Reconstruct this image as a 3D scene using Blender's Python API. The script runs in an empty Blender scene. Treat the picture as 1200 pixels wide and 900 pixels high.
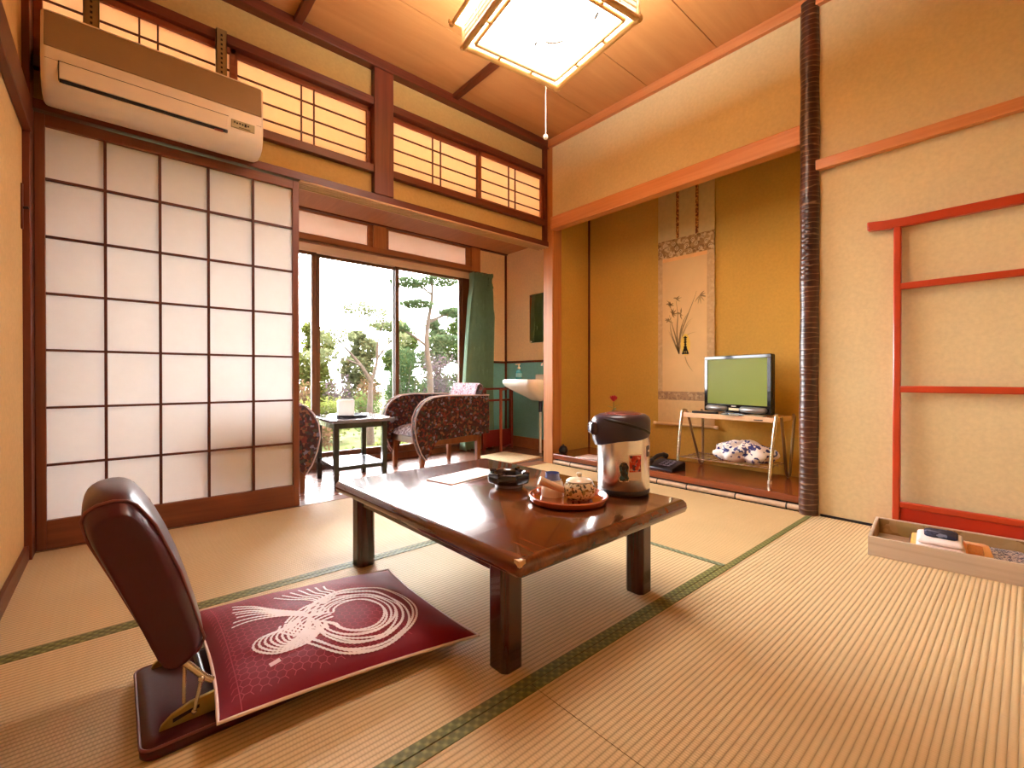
import bpy, bmesh, math, random
from mathutils import Vector, Matrix, noise
random.seed(7)
PI = math.pi
COL = bpy.context.scene.collection
S = bpy.context.scene

# ------------------------------------------------------------------ helpers
def lin(c):
    return tuple(((v/255)/12.92 if v/255 <= .04045 else ((v/255+.055)/1.055)**2.4) for v in c)

class MB:
    """collects shapes into one mesh"""
    def __init__(s): s.bm = bmesh.new(); s.mi = 0
    def _tag(s, faces):
        for f in faces: f.material_index = s.mi
    def face(s, pts):
        f = s.bm.faces.new([s.bm.verts.new(p) for p in pts]); f.material_index = s.mi; return f
    def box(s, x0, x1, y0, y1, z0, z1, M=None):
        c = [Vector((x, y, z)) for x in (x0, x1) for y in (y0, y1) for z in (z0, z1)]
        if M is not None: c = [M @ v for v in c]
        v = [s.bm.verts.new(p) for p in c]
        for q in ((0,1,3,2),(4,6,7,5),(0,4,5,1),(2,3,7,6),(0,2,6,4),(1,5,7,3)):
            f = s.bm.faces.new([v[i] for i in q]); f.material_index = s.mi
        return s
    def hexa(s, a, b):
        """two matching quads a (bottom) and b (top)"""
        va = [s.bm.verts.new(p) for p in a]; vb = [s.bm.verts.new(p) for p in b]
        n = len(a)
        s._tag([s.bm.faces.new(list(reversed(va))), s.bm.faces.new(vb)])
        s._tag([s.bm.faces.new((va[i], va[(i+1) % n], vb[(i+1) % n], vb[i])) for i in range(n)])
        return s
    def prism(s, poly, axis, d0, d1):
        """poly = 2D outline; axis 'x': (y,z), 'y': (x,z), 'z': (x,y)"""
        def P(p, d):
            return {'x': (d, p[0], p[1]), 'y': (p[0], d, p[1]), 'z': (p[0], p[1], d)}[axis]
        return s.hexa([P(p, d0) for p in poly], [P(p, d1) for p in poly])
    def tube(s, pts, r, n=8, cap=True, closed=False):
        pts = [Vector(p) for p in pts]; m = len(pts)
        R = r if hasattr(r, '__len__') else [r]*m
        rings = []; up = None
        for i, p in enumerate(pts):
            a = pts[(i-1) % m] if (closed or i > 0) else p
            b = pts[(i+1) % m] if (closed or i < m-1) else p
            t = (b-a)
            if t.length < 1e-9: t = Vector((0, 0, 1))
            t.normalize()
            if up is None:
                up = Vector((0, 0, 1)) if abs(t.z) < .9 else Vector((1, 0, 0))
            u = (up - t*up.dot(t))
            if u.length < 1e-6: u = t.orthogonal()
            u.normalize(); up = u; w = t.cross(u)
            rings.append([s.bm.verts.new(p + (u*math.cos(2*PI*k/n) + w*math.sin(2*PI*k/n))*R[i]) for k in range(n)])
        for i in range(m if closed else m-1):
            A, B = rings[i], rings[(i+1) % m]
            s._tag([s.bm.faces.new((A[k], A[(k+1) % n], B[(k+1) % n], B[k])) for k in range(n)])
        if cap and not closed:
            s._tag([s.bm.faces.new(list(reversed(rings[0]))), s.bm.faces.new(rings[-1])])
        return s
    def lathe(s, prof, c=(0, 0, 0), n=32, cap=True):
        rings = [[s.bm.verts.new((c[0]+r*math.cos(2*PI*k/n), c[1]+r*math.sin(2*PI*k/n), c[2]+z)) for k in range(n)] for r, z in prof]
        for A, B in zip(rings, rings[1:]):
            s._tag([s.bm.faces.new((A[k], A[(k+1) % n], B[(k+1) % n], B[k])) for k in range(n)])
        if cap:
            s._tag([s.bm.faces.new(list(reversed(rings[0]))), s.bm.faces.new(rings[-1])])
        return s
    def loft(s, rings, cap=True, closed=True):
        R = [[s.bm.verts.new(p) for p in r] for r in rings]; n = len(R[0])
        for A, B in zip(R, R[1:]):
            for k in range(n if closed else n-1):
                f = s.bm.faces.new((A[k], A[(k+1) % n], B[(k+1) % n], B[k])); f.material_index = s.mi
        if cap and closed:
            s._tag([s.bm.faces.new(list(reversed(R[0]))), s.bm.faces.new(R[-1])])
        return s
    def grid(s, fn, nu, nv):
        V = [[s.bm.verts.new(fn(i/nu, j/nv)) for j in range(nv+1)] for i in range(nu+1)]
        for i in range(nu):
            for j in range(nv):
                f = s.bm.faces.new((V[i][j], V[i+1][j], V[i+1][j+1], V[i][j+1])); f.material_index = s.mi
        return s
    def ball(s, c, r, n=12, sz=(1, 1, 1)):
        m = n//2+1
        prof = [(max(1e-4, r*math.sin(PI*i/m)), -r*math.cos(PI*i/m)*sz[2]) for i in range(m+1)]
        return s.lathe([(a*sz[0], b) for a, b in prof], c, n, cap=True)
    def move(s, M):
        bmesh.ops.transform(s.bm, matrix=M, verts=s.bm.verts); return s

PM = {}
def thing(name, label, cat, loc=(0, 0, 0), rz=0, group=None):
    o = bpy.data.objects.new(name, None); COL.objects.link(o)
    o.empty_display_size = .05
    o.location = loc; o.rotation_euler = (0, 0, rz)
    o['label'] = label; o['category'] = cat
    if group: o['group'] = group
    PM[o] = Matrix.Translation(loc) @ Matrix.Rotation(rz, 4, 'Z')
    return o

def obj(name, mb, mats, parent=None, local=False, bevel=0, smooth=None, seg=2, label=None, sub=0, solid=0):
    bm = mb.bm
    bmesh.ops.remove_doubles(bm, verts=bm.verts, dist=1e-6)
    bmesh.ops.recalc_face_normals(bm, faces=bm.faces)
    me = bpy.data.meshes.new(name); bm.to_mesh(me); bm.free()
    for m in (mats if isinstance(mats, (list, tuple)) else [mats]): me.materials.append(m)
    o = bpy.data.objects.new(name, me); COL.objects.link(o)
    if parent is not None:
        o.parent = parent
        if not local:
            o.matrix_parent_inverse = PM.get(parent, Matrix()).inverted()
    PM[o] = PM.get(parent, Matrix()) if (parent is not None and local) else Matrix()
    if solid:
        md = o.modifiers.new('solid', 'SOLIDIFY'); md.thickness = solid; md.offset = 0
    if bevel:
        md = o.modifiers.new('bevel', 'BEVEL'); md.width = bevel; md.segments = seg; md.limit_method = 'ANGLE'; md.angle_limit = math.radians(35)
        if smooth is None: smooth = 40
    if sub:
        md = o.modifiers.new('sub', 'SUBSURF'); md.levels = sub; md.render_levels = sub
    if smooth:
        for p in me.polygons: p.use_smooth = True
        me.set_sharp_from_angle(angle=math.radians(smooth))
    if label: o['label'] = label
    return o

def sub(name, mb, mats, parent, **k):
    """sub-part: parent is itself a part; PM[parent] is its frame"""
    return obj(name, mb, mats, parent, **k)

def struct(name, mb, mats, parent=None, **k):
    o = obj(name, mb, mats, parent, **k)
    if parent is None: o['kind'] = 'structure'
    return o

def tag(o, label, cat, group=None, kind=None):
    o['label'] = label; o['category'] = cat
    if group: o['group'] = group
    if kind: o['kind'] = kind
    return o

def copy_tree(o, parent=None):
    c = o.copy(); COL.objects.link(c)
    if parent is not None: c.parent = parent
    for ch in list(o.children): copy_tree(ch, c)
    return c

# ------------------------------------------------------------------ materials
class NT:
    def __init__(s, name):
        s.m = bpy.data.materials.new(name); s.m.use_nodes = True
        s.t = s.m.node_tree; s.t.nodes.clear()
        s.out = s.n('ShaderNodeOutputMaterial')
    def n(s, typ, **kw):
        nd = s.t.nodes.new(typ)
        for k, v in kw.items():
            if k in nd.inputs.keys() if hasattr(nd.inputs, 'keys') else False: pass
            setattr(nd, k, v)
        return nd
    def l(s, a, b): s.t.links.new(a, b)
    def val(s, sock, v):
        if hasattr(v, 'is_output'): s.l(v, sock)
        else: sock.default_value = v
    def math(s, op, a, b=0.0, c=None):
        nd = s.n('ShaderNodeMath', operation=op)
        s.val(nd.inputs[0], a); s.val(nd.inputs[1], b)
        if c is not None: s.val(nd.inputs[2], c)
        return nd.outputs[0]
    def coord(s): return s.n('ShaderNodeTexCoord').outputs['Object']
    def mapped(s, scale=(1, 1, 1), loc=(0, 0, 0), rot=(0, 0, 0)):
        mp = s.n('ShaderNodeMapping'); s.l(s.coord(), mp.inputs[0])
        mp.inputs['Location'].default_value = loc; mp.inputs['Rotation'].default_value = rot; mp.inputs['Scale'].default_value = scale
        return mp.outputs[0]
    def noise(s, vec, scale=5, detail=4, rough=.55, dist=0):
        nd = s.n('ShaderNodeTexNoise'); s.l(vec, nd.inputs['Vector'])
        nd.inputs['Scale'].default_value = scale; nd.inputs['Detail'].default_value = detail
        nd.inputs['Roughness'].default_value = rough; nd.inputs['Distortion'].default_value = dist
        return nd.outputs['Fac']
    def ramp(s, fac, stops, const=False):
        nd = s.n('ShaderNodeValToRGB'); s.l(fac, nd.inputs[0])
        e = nd.color_ramp.elements
        while len(e) < len(stops): e.new(.5)
        for el, (p, c) in zip(e, stops): el.position = p; el.color = (*c, 1)
        if const: nd.color_ramp.interpolation = 'CONSTANT'
        return nd.outputs[0]
    def mix(s, fac, a, b, mode='MIX'):
        nd = s.n('ShaderNodeMix', data_type='RGBA', blend_type=mode)
        s.val(nd.inputs[0], fac); 
        for i, v in ((6, a), (7, b)):
            s.val(nd.inputs[i], v if hasattr(v, 'is_output') else (*v, 1))
        return nd.outputs[2]
    def bump(s, h, strength=.3, dist=.01):
        nd = s.n('ShaderNodeBump'); s.l(h, nd.inputs['Height'])
        nd.inputs['Strength'].default_value = strength; nd.inputs['Distance'].default_value = dist
        return nd.outputs[0]
    def bsdf(s, color, rough=.5, metal=0, normal=None, spec=.5, coat=0, coat_rough=.05, sheen=0, emit=None, estr=0):
        b = s.n('ShaderNodeBsdfPrincipled')
        s.val(b.inputs['Base Color'], color if hasattr(color, 'is_output') else (*color, 1))
        s.val(b.inputs['Roughness'], rough); s.val(b.inputs['Metallic'], metal)
        b.inputs['Specular IOR Level'].default_value = spec
        b.inputs['Coat Weight'].default_value = coat; b.inputs['Coat Roughness'].default_value = coat_rough
        b.inputs['Sheen Weight'].default_value = sheen
        if emit: b.inputs['Emission Color'].default_value = (*emit, 1); b.inputs['Emission Strength'].default_value = estr
        if normal is not None: s.l(normal, b.inputs['Normal'])
        s.l(b.outputs[0], s.out.inputs[0]); return b

def plain(name, c, rough=.5, metal=0, var=.08, scale=14, spec=.5, coat=0, bump=.0, sheen=0):
    t = NT(name); c = lin(c)
    f = t.noise(t.coord(), scale, 4)
    col = t.ramp(f, [(.3, tuple(v*(1-var) for v in c)), (.7, tuple(min(1, v*(1+var)) for v in c))])
    nb = t.bump(t.noise(t.coord(), scale*9, 3), bump, .004) if bump else None
    t.bsdf(col, rough, metal, nb, spec, coat, sheen=sheen); return t.m

def plaster(name, c, var=.10):
    t = NT(name); c = lin(c)
    f = t.noise(t.coord(), 1.7, 6, .65)
    f2 = t.noise(t.coord(), 60, 3)
    c1 = t.ramp(f, [(.28, tuple(v*(1-var) for v in c)), (.72, tuple(v*(1+var) for v in c))])
    col = t.mix(.5, c1, t.ramp(f2, [(.3, tuple(v*.90 for v in c)), (.7, tuple(v*1.1 for v in c))]))
    t.bsdf(col, .92, 0, t.bump(f2, .25, .003), .2); return t.m

def wood(name, a, b, axis='x', rough=.4, fine=28, coat=0, spec=.5, bump=.06, dist=1.2):
    t = NT(name); a, b = lin(a), lin(b)
    sc = {'x': (.9, fine, fine), 'y': (fine, .9, fine), 'z': (fine, fine, .9)}[axis]
    v = t.mapped(sc)
    f = t.noise(v, 1.0, 5, .6, dist)
    f2 = t.noise(t.coord(), 2.3, 3)
    mid = tuple((x+y)/2 for x, y in zip(a, b))
    c1 = t.ramp(f, [(.25, a), (.5, mid), (.75, b)])
    col = t.mix(t.math('MULTIPLY', f2, .5), c1, a)
    t.bsdf(col, rough, 0, t.bump(f, bump, .003), spec, coat); return t.m

def tatami(name, axis, c1, c2):
    """ribs run along axis"""
    t = NT(name); c1, c2 = lin(c1), lin(c2)
    sep = t.n('ShaderNodeSeparateXYZ'); t.l(t.coord(), sep.inputs[0])
    d = sep.outputs['Y' if axis == 'x' else 'X']; lo = sep.outputs['X' if axis == 'x' else 'Y']
    w = t.math('ABSOLUTE', t.math('SINE', t.math('MULTIPLY', d, PI/.0136)))          # 0 in the groove
    rib = t.math('POWER', w, .45)
    v = t.mapped((160, 1.5, 1) if axis == 'x' else (1.5, 160, 1))
    fib = t.noise(v, 1, 3, .6)
    # short offset stitches across each rib
    row = t.math('FLOOR', t.math('DIVIDE', d, .0136))
    st = t.math('SINE', t.math('MULTIPLY', t.math('ADD', t.math('MULTIPLY', row, .0031), lo), 2*PI/.0062))
    big = t.noise(t.coord(), 2.2, 4)
    base = t.ramp(big, [(.3, tuple(x*.92 for x in c1)), (.7, tuple(x*1.06 for x in c1))])
    col = t.mix(t.math('MULTIPLY', fib, .42), base, c2)
    col = t.mix(t.math('MULTIPLY', t.math('SUBTRACT', 1.0, rib), .75), col, tuple(x*.34 for x in c2))
    h = t.math('ADD', rib, t.math('MULTIPLY', st, .10))
    t.bsdf(col, .62, 0, t.bump(h, .55, .0022), .35); return t.m

def heri(name, axis, c):
    t = NT(name); c = lin(c)
    m = t.mapped((1, 1, 1), rot=(0, 0, PI/4))
    sep = t.n('ShaderNodeSeparateXYZ'); t.l(m, sep.inputs[0])
    a = t.math('SINE', t.math('MULTIPLY', sep.outputs['X'], 2*PI/.017)); b = t.math('SINE', t.math('MULTIPLY', sep.outputs['Y'], 2*PI/.017))
    f = t.math('MAXIMUM', a, b)
    g = t.math('MULTIPLY', a, b)
    col = t.ramp(t.math('ADD', t.math('MULTIPLY', f, .35), t.math('MULTIPLY', g, .25)), [(.0, tuple(v*.62 for v in c)), (.3, c), (.55, tuple(min(1, v*1.35) for v in c))])
    t.bsdf(col, .6, 0, t.bump(g, .3, .001), .35); return t.m

def paper(name, c, trans=.5, grain=.06):
    t = NT(name); c = lin(c)
    f = t.noise(t.coord(), 35, 5)
    col = t.ramp(f, [(.3, tuple(v*(1-grain) for v in c)), (.7, c)])
    d = t.n('ShaderNodeBsdfDiffuse'); tr = t.n('ShaderNodeBsdfTranslucent'); mx = t.n('ShaderNodeMixShader')
    t.l(col, d.inputs[0]); t.l(col, tr.inputs[0]); mx.inputs[0].default_value = trans
    t.l(d.outputs[0], mx.inputs[1]); t.l(tr.outputs[0], mx.inputs[2]); t.l(mx.outputs[0], t.out.inputs[0]); return t.m

def glass(name, tint=(1, 1, 1)):
    t = NT(name)
    a = t.n('ShaderNodeBsdfTransparent'); a.inputs[0].default_value = (*tint, 1)
    g = t.n('ShaderNodeBsdfGlossy'); g.inputs['Roughness'].default_value = .01
    fr = t.n('ShaderNodeFresnel'); fr.inputs[0].default_value = 1.45
    mx = t.n('ShaderNodeMixShader'); t.l(fr.outputs[0], mx.inputs[0])
    t.l(a.outputs[0], mx.inputs[1]); t.l(g.outputs[0], mx.inputs[2]); t.l(mx.outputs[0], t.out.inputs[0]); return t.m

def emit(name, c, s):
    t = NT(name); e = t.n('ShaderNodeEmission'); e.inputs[0].default_value = (*c, 1); e.inputs[1].default_value = s
    t.l(e.outputs[0], t.out.inputs[0]); return t.m

def patches(name, stops, scale, rough=.7, const=True, rnd=1, detail=0, bump=0, sheen=0):
    """coloured printed patches"""
    t = NT(name)
    v = t.n('ShaderNodeTexVoronoi'); v.inputs['Scale'].default_value = scale; v.inputs['Randomness'].default_value = rnd
    w = t.n('ShaderNodeTexNoise'); t.l(t.coord(), w.inputs['Vector']); w.inputs['Scale'].default_value = scale*.8; w.inputs['Detail'].default_value = 2
    add = t.n('ShaderNodeVectorMath', operation='MULTIPLY_ADD'); t.l(w.outputs['Color'], add.inputs[0]); add.inputs[1].default_value = (1.4/scale,)*3; t.l(t.coord(), add.inputs[2])
    t.l(add.outputs[0], v.inputs['Vector'])
    sp = t.n('ShaderNodeSeparateColor'); t.l(v.outputs['Color'], sp.inputs[0])
    col = t.ramp(sp.outputs[0], [(p, lin(c)) for p, c in stops], const)
    nb = t.bump(v.outputs['Distance'], bump, .003) if bump else None
    t.bsdf(col, rough, 0, nb, .3, sheen=sheen); return t.m

M = {}
M['wall'] = plaster('sand_plaster', (216, 195, 150))
M['wallback'] = plaster('ochre_sand_plaster', (190, 158, 98))
M['wallleft'] = plaster('pale_ochre_plaster', (222, 188, 134))
M['alcove'] = plaster('mustard_plaster', (208, 166, 80), .12)
M['veranda'] = plaster('apricot_plaster', (248, 218, 172))
M['teal'] = plaster('teal_wainscot', (136, 200, 200), .2)
M['trimx'] = wood('red_brown_timber_x', (86, 32, 14), (122, 56, 30), 'x', .38)
M['trimy'] = wood('red_brown_timber_y', (86, 32, 14), (122, 56, 30), 'y', .38)
M['trimz'] = wood('red_brown_timber_z', (88, 32, 14), (128, 60, 32), 'z', .38)
M['lintel'] = wood('orange_timber_y', (194, 116, 66), (222, 154, 98), 'y', .4)
M['corner'] = wood('pale_cedar_post', (172, 100, 48), (216, 150, 86), 'z', .4)
M['verz'] = wood('veranda_timber_z', (176, 104, 58), (210, 140, 84), 'z', .42)
M['verx'] = wood('veranda_timber_x', (162, 92, 52), (196, 126, 78), 'x', .42)
M['ceil'] = wood('cedar_ceiling_board', (188, 128, 72), (212, 154, 96), 'x', .5, 9, bump=.02)
M['shojiwood'] = wood('dark_shoji_timber', (108, 54, 32), (142, 80, 48), 'z', .42)
M['shojiwoodx'] = wood('dark_shoji_timber_x', (108, 54, 32), (142, 80, 48), 'x', .42)
M['lattice'] = wood('slim_lattice_timber', (80, 32, 18), (104, 48, 26), 'x', .5)
M['ranmawood'] = wood('transom_timber', (130, 60, 32), (166, 92, 56), 'x', .42)
M['shojipaper'] = paper('white_shoji_paper', (240, 238, 236), .38, .02)
M['ranmapaper'] = paper('cream_transom_paper', (254, 230, 198), .14, .04)
M['frost'] = paper('frosted_pink_glass', (255, 240, 230), .20, .02)
M['tatx'] = tatami('tatami_weave_x', 'x', (230, 206, 160), (200, 164, 110))
M['taty'] = tatami('tatami_weave_y', 'y', (226, 196, 144), (194, 156, 100))
M['herix'] = heri('green_brocade_x', 'x', (128, 128, 72))
M['heriy'] = heri('green_brocade_y', 'y', (132, 142, 108))
M['verfloor'] = wood('veranda_floor_board', (120, 74, 58), (158, 104, 84), 'x', .27, 20, spec=.8)
M['sill'] = wood('threshold_timber', (120, 76, 50), (164, 112, 78), 'x', .4)
M['sash'] = wood('brown_sash', (104, 62, 34), (136, 86, 50), 'z', .4)
M['glass'] = glass('window_glass')
M['milk'] = paper('milky_white_plastic', (252, 250, 246), .55, .01)
M['concrete'] = plain('grey_roofing', (168, 164, 158), .9)
M['table'] = wood('lacquered_table_wood', (64, 28, 10), (134, 68, 26), 'y', .17, 9, coat=.5, bump=.10, dist=3.0)
M['tableleg'] = wood('lacquered_leg_wood', (46, 16, 8), (92, 42, 18), 'z', .2, 22, coat=.4)
M['vinyl'] = plain('maroon_vinyl', (66, 4, 12), .32, 0, .12, 20, coat=.08, bump=.05, spec=.35)
M['vinylpale'] = plain('maroon_vinyl_piping', (116, 56, 52), .4, 0, .1)
M['brass'] = plain('aged_brass', (176, 150, 84), .32, .9, .15)
M['blackm'] = plain('black_metal', (26, 22, 22), .35, .3, .1)
M['white'] = plain('white_ceramic', (244, 238, 228), .15, 0, .02, coat=.4)
M['steel'] = plain('brushed_steel', (236, 234, 230), .25, 1, .05)
M['chrome'] = plain('satin_chrome', (206, 190, 164), .24, .85, .05)
M['acw'] = plain('ivory_plastic', (240, 230, 216), .42, 0, .03)
M['acp'] = plain('taupe_panel_plastic', (150, 126, 98), .32, 0, .03)
M['dark'] = plain('dark_slot', (30, 18, 14), .6, 0, .1)
M['rackred'] = plain('vermilion_lacquer', (184, 60, 28), .3, 0, .1, 8, coat=.2)
M['rackred2'] = plain('vermilion_lacquer_panel', (176, 40, 16), .35, 0, .1, 8, coat=.2)
M['maroonwood'] = wood('towel_rack_wood', (110, 30, 16), (140, 48, 26), 'z', .4)
M['bark'] = None
# ------------------------------------------------------------------ pillar bark: dark stem with pale ring scars
def bark():
    t = NT('dark_ringed_bark')
    sep = t.n('ShaderNodeSeparateXYZ'); t.l(t.coord(), sep.inputs[0])
    nz = t.noise(t.mapped((3, 3, 14)), 1.4, 3)
    z = t.math('ADD', sep.outputs['Z'], t.math('MULTIPLY', nz, .06))
    w = t.math('SINE', t.math('MULTIPLY', z, 2*PI/.026))
    w2 = t.math('MULTIPLY', t.math('POWER', t.math('MAXIMUM', w, 0.0), 14.0), t.noise(t.coord(), 22, 4))
    base = t.ramp(t.noise(t.mapped((20, 20, 4)), 1, 4), [(.3, lin((44, 18, 10))), (.7, lin((84, 40, 22)))])
    col = t.mix(t.math('MULTIPLY', w2, .62), base, lin((206, 164, 124)))
    t.bsdf(col, .34, 0, t.bump(w, .3, .002), .5, .15); return t.m
M['bark'] = bark()

# ================================================================== ROOM SHELL
XL, XR, YB, ZC = -.262, 2.645, 2.584, 2.595
YF = -1.35
XA, YA = 3.15, 2.57           # alcove back, alcove side
YW, XW, ZW = 3.62, 3.08, 1.975   # veranda window wall, veranda end wall, veranda ceiling

# subfloor
struct('floor', MB().box(XL-.1, XR+.6, YF-.1, YB+.1, -.12, -.05).box(XL, XR, YF, -.222, -.05, 0), M['tatx'])
struct('floor_veranda', MB().box(-1.4, XW+.1, YB+.1, YW+.1, -.12, -.004), M['verfloor'])
for i, yy in enumerate((2.80, 2.93, 3.06, 3.19, 3.32, 3.45)):
    pass
struct('trim_threshold', MB().box(XL-.02, 2.645, YB+.002, YB+.1, -.05, .002), M['sill'], bevel=.002)

# left wall with its beam, post and skirting
struct('wall_left', MB().box(XL-.08, XL, YF, YB+.06, -.12, ZC), M['wallleft'])
struct('trim_left_beam', MB().box(XL, -.235, YF, 2.50, 1.625, 1.745), M['trimy'], bevel=.003)
struct('trim_left_post', MB().box(XL-.04, -.2405, 2.50, 2.665, -.05, ZC), M['trimz'], bevel=.003)
struct('baseboard_left', MB().box(XL, -.248, YF, 2.50, 0, .055), M['trimy'], bevel=.002)

# back wall above the sliding doors: two plaster bands
struct('wall_back', MB().box(XL, 2.66, 2.612, 2.67, 1.76, 1.95).box(XL, 2.66, 2.612, 2.67, 2.33, ZC), M['wallback'])
k = MB().box(-.2405, 2.645, 2.575, 2.69, 1.752, 1.790)
struct('trim_door_head', k, M['trimx'])
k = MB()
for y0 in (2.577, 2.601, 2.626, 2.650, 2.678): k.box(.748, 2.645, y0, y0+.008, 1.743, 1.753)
struct('trim_door_track', k, wood('lit_track_timber', (206, 160, 116), (232, 190, 146), 'x', .5))  # pale tone stands for floor light bounced up onto the ridges
struct('trim_transom_sill', MB().box(-.2405, 2.60, 2.576, 2.67, 1.917, 1.962), M['trimx'], bevel=.003)
struct('trim_transom_head', MB().box(-.2405, 2.60, 2.576, 2.67, 2.318, 2.365), M['trimx'], bevel=.003)
struct('trim_mid_post', MB().box(1.163, 1.287, 2.568, 2.68, 1.790, ZC), M['trimz'], bevel=.004)
struct('trim_corner_post', MB().box(2.645, 2.752, 2.530, 2.635, -.05, ZC), M['corner'], bevel=.005)
struct('trim_corner_strip', MB().box(2.607, 2.645, 2.585, 2.66, 1.790, ZC), M['trimz'], bevel=.003)

# right wall: solid part beside the alcove, and the plaster band over the lintel
struct('wall_right', MB().box(XR, XR+.1, YF, .735, -.12, ZC).box(XR, XR+.07, .735, 2.53, 1.97, ZC), M['wall'])
struct('trim_alcove_lintel', MB().box(2.628, 2.70, .76, 2.54, 1.876, 1.978), M['lintel'], bevel=.006)
struct('trim_right_rail', MB().box(2.612, XR, YF, .7236, 1.716, 1.766), M['lintel'], bevel=.003)
pl = MB()
prof = []
rr = random.Random(3)
pts = [(0, -.05)]
zs = [-.05 + i*.0345 for i in range(77)]
pl.tube([(2.640+.003*math.sin(z*3.1), .738+.002*math.sin(z*2.3+1), min(z, ZC)) for z in zs], [.0412+.0016*math.sin(z*17)+.0012*rr.random() for z in zs], 24)
struct('pillar_alcove', pl, M['bark'], smooth=60)
struct('baseboard_right', MB().box(XR-.004, XR, YF, .69, 0, .012), M['dark'])

# alcove
struct('wall_alcove_back', MB().box(XA, XA+.08, .60, YA+.06, -.12, 2.5), M['alcove'])
struct('wall_alcove_left', MB().box(2.752, XA, YA, YA+.06, -.12, 2.5), M['alcove'])
struct('wall_alcove_right', MB().box(2.70, XA, .68, .735, -.12, 2.5), M['alcove'])
struct('trim_alcove_corner', MB().box(XA-.012, XA, YA-.012, YA, .08, 2.5), M['trimz'])
struct('ceiling_alcove', MB().box(2.70, XA, .70, YA, 2.45, 2.5), M['ceil'])
struct('floor_alcove', MB().box(2.648, XA, .735, 2.53, .042, .080).box(2.752, XA, 2.53, YA, .042, .08), wood('alcove_floor_board', (108, 46, 22), (164, 86, 46), 'y', .25, 16, coat=.3), bevel=.003)
struct('trim_alcove_recess', MB().box(2.672, XA, .74, 2.53, -.05, .042), M['dark'])
bamb = plain('pale_bamboo', (206, 178, 148), .35, 0, .12, 25)
b = MB(); nodes = [2.528, 2.3485, 2.09, 1.8245, 1.60, 1.3974, 1.1058, .8446, .775]
b.tube([(2.661, y, .0165) for y in nodes], .0155, 14)
for y in nodes[1:-1]:
    b.mi = 1; b.tube([(2.661, y-.004, .0165), (2.661, y, .0165), (2.661, y+.004, .0165)], [.0158, .0174, .0158], 14, cap=False); b.mi = 0
struct('trim_alcove_bamboo', b, [bamb, M['dark']], smooth=50)

# ceiling with boards, battens and cornice
c = MB()
ys = [2.64, 2.10, 1.655, 1.197, .74, .285, -.17, -.62, -1.07, YF-.05]
for y1, y0 in zip(ys, ys[1:]): c.box(XL-.1, 2.76, y0+.0025, y1-.0025, ZC, ZC+.03)
c.box(XL-.1, 2.76, YF-.05, 2.68, ZC+.02, ZC+.06)
struct('ceiling', c, M['ceil'])
for i, x in enumerate((-.23, .735, 1.730)):
    struct('trim_ceiling_batten' , MB().box(x-.022, x+.022, YF, 2.56, ZC-.028, ZC), M['trimy'], bevel=.003)
struct('trim_cornice_back', MB().box(XL, XR, 2.555, 2.615, ZC-.056, ZC), M['trimx'], bevel=.003)
struct('trim_cornice_right', MB().box(2.618, XR+.02, YF, 2.56, ZC-.058, ZC), M['lintel'], bevel=.003)
struct('trim_cornice_left', MB().box(XL-.02, XL+.027, YF, 2.56, ZC-.056, ZC), M['trimy'], bevel=.003)
struct('wall_front', MB().box(XL-.1, XR+.1, YF-.06, YF, -.12, ZC), M['wall'])

# sliding shoji door
PX = [-.209, -.030, .155, .339, .529, .715]
d = struct('door_1', MB().box(-.2395, -.209, 2.592, 2.626, .004, 1.745).box(.715, .746, 2.592, 2.626, .004, 1.745), M['shojiwood'], bevel=.002)
obj('door_rail', MB().box(-.209, .715, 2.592, 2.626, .004, .118).box(-.209, .715, 2.592, 2.626, 1.700, 1.745), M['shojiwoodx'], d, bevel=.002)
la = MB()
for x in PX[1:-1]: la.box(x-.0052, x+.0052, 2.597, 2.611, .118, 1.70)
for z in (.3405, .5715, .803, 1.031, 1.259, 1.4895): la.box(-.209, .715, 2.5975, 2.6105, z-.0048, z+.0048)
obj('door_lattice', la, M['lattice'], d)
obj('door_paper', MB().box(-.212, .718, 2.6115, 2.6125, .11, 1.705), M['shojipaper'], d)

# transom windows in the back wall
def transom(n, x0, x1, mull, y=2.60):
    w = struct('window_%d' % n, MB().box(x0, x0+.026, y, y+.026, 1.962, 2.318).box(x1-.026, x1, y, y+.026, 1.962, 2.318)
               .box(x0, x1, y, y+.026, 1.962, 1.982).box(x0, x1, y, y+.026, 2.290, 2.318), M['ranmawood'], bevel=.002)
    l = MB()
    for z in (2.036, 2.121, 2.209): l.box(x0+.026, x1-.026, y+.005, y+.013, z-.0035, z+.0035)
    for x in mull: l.box(x-.0035, x+.0035, y+.004, y+.0125, 1.982, 2.29)
    obj('window_lattice', l, M['lattice'], w)
    obj('window_paper', MB().box(x0+.01, x1-.01, y+.014, y+.0155, 1.972, 2.30), M['ranmapaper'], w)
transom(1, -.2405, .455, (.085, .15), 2.600)
transom(2, .440, 1.163, (.770, .836), 2.620)
transom(3, 1.287, 1.985, (1.596, 1.658), 2.620)
transom(4, 1.957, 2.607, (2.247, 2.312), 2.600)

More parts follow.
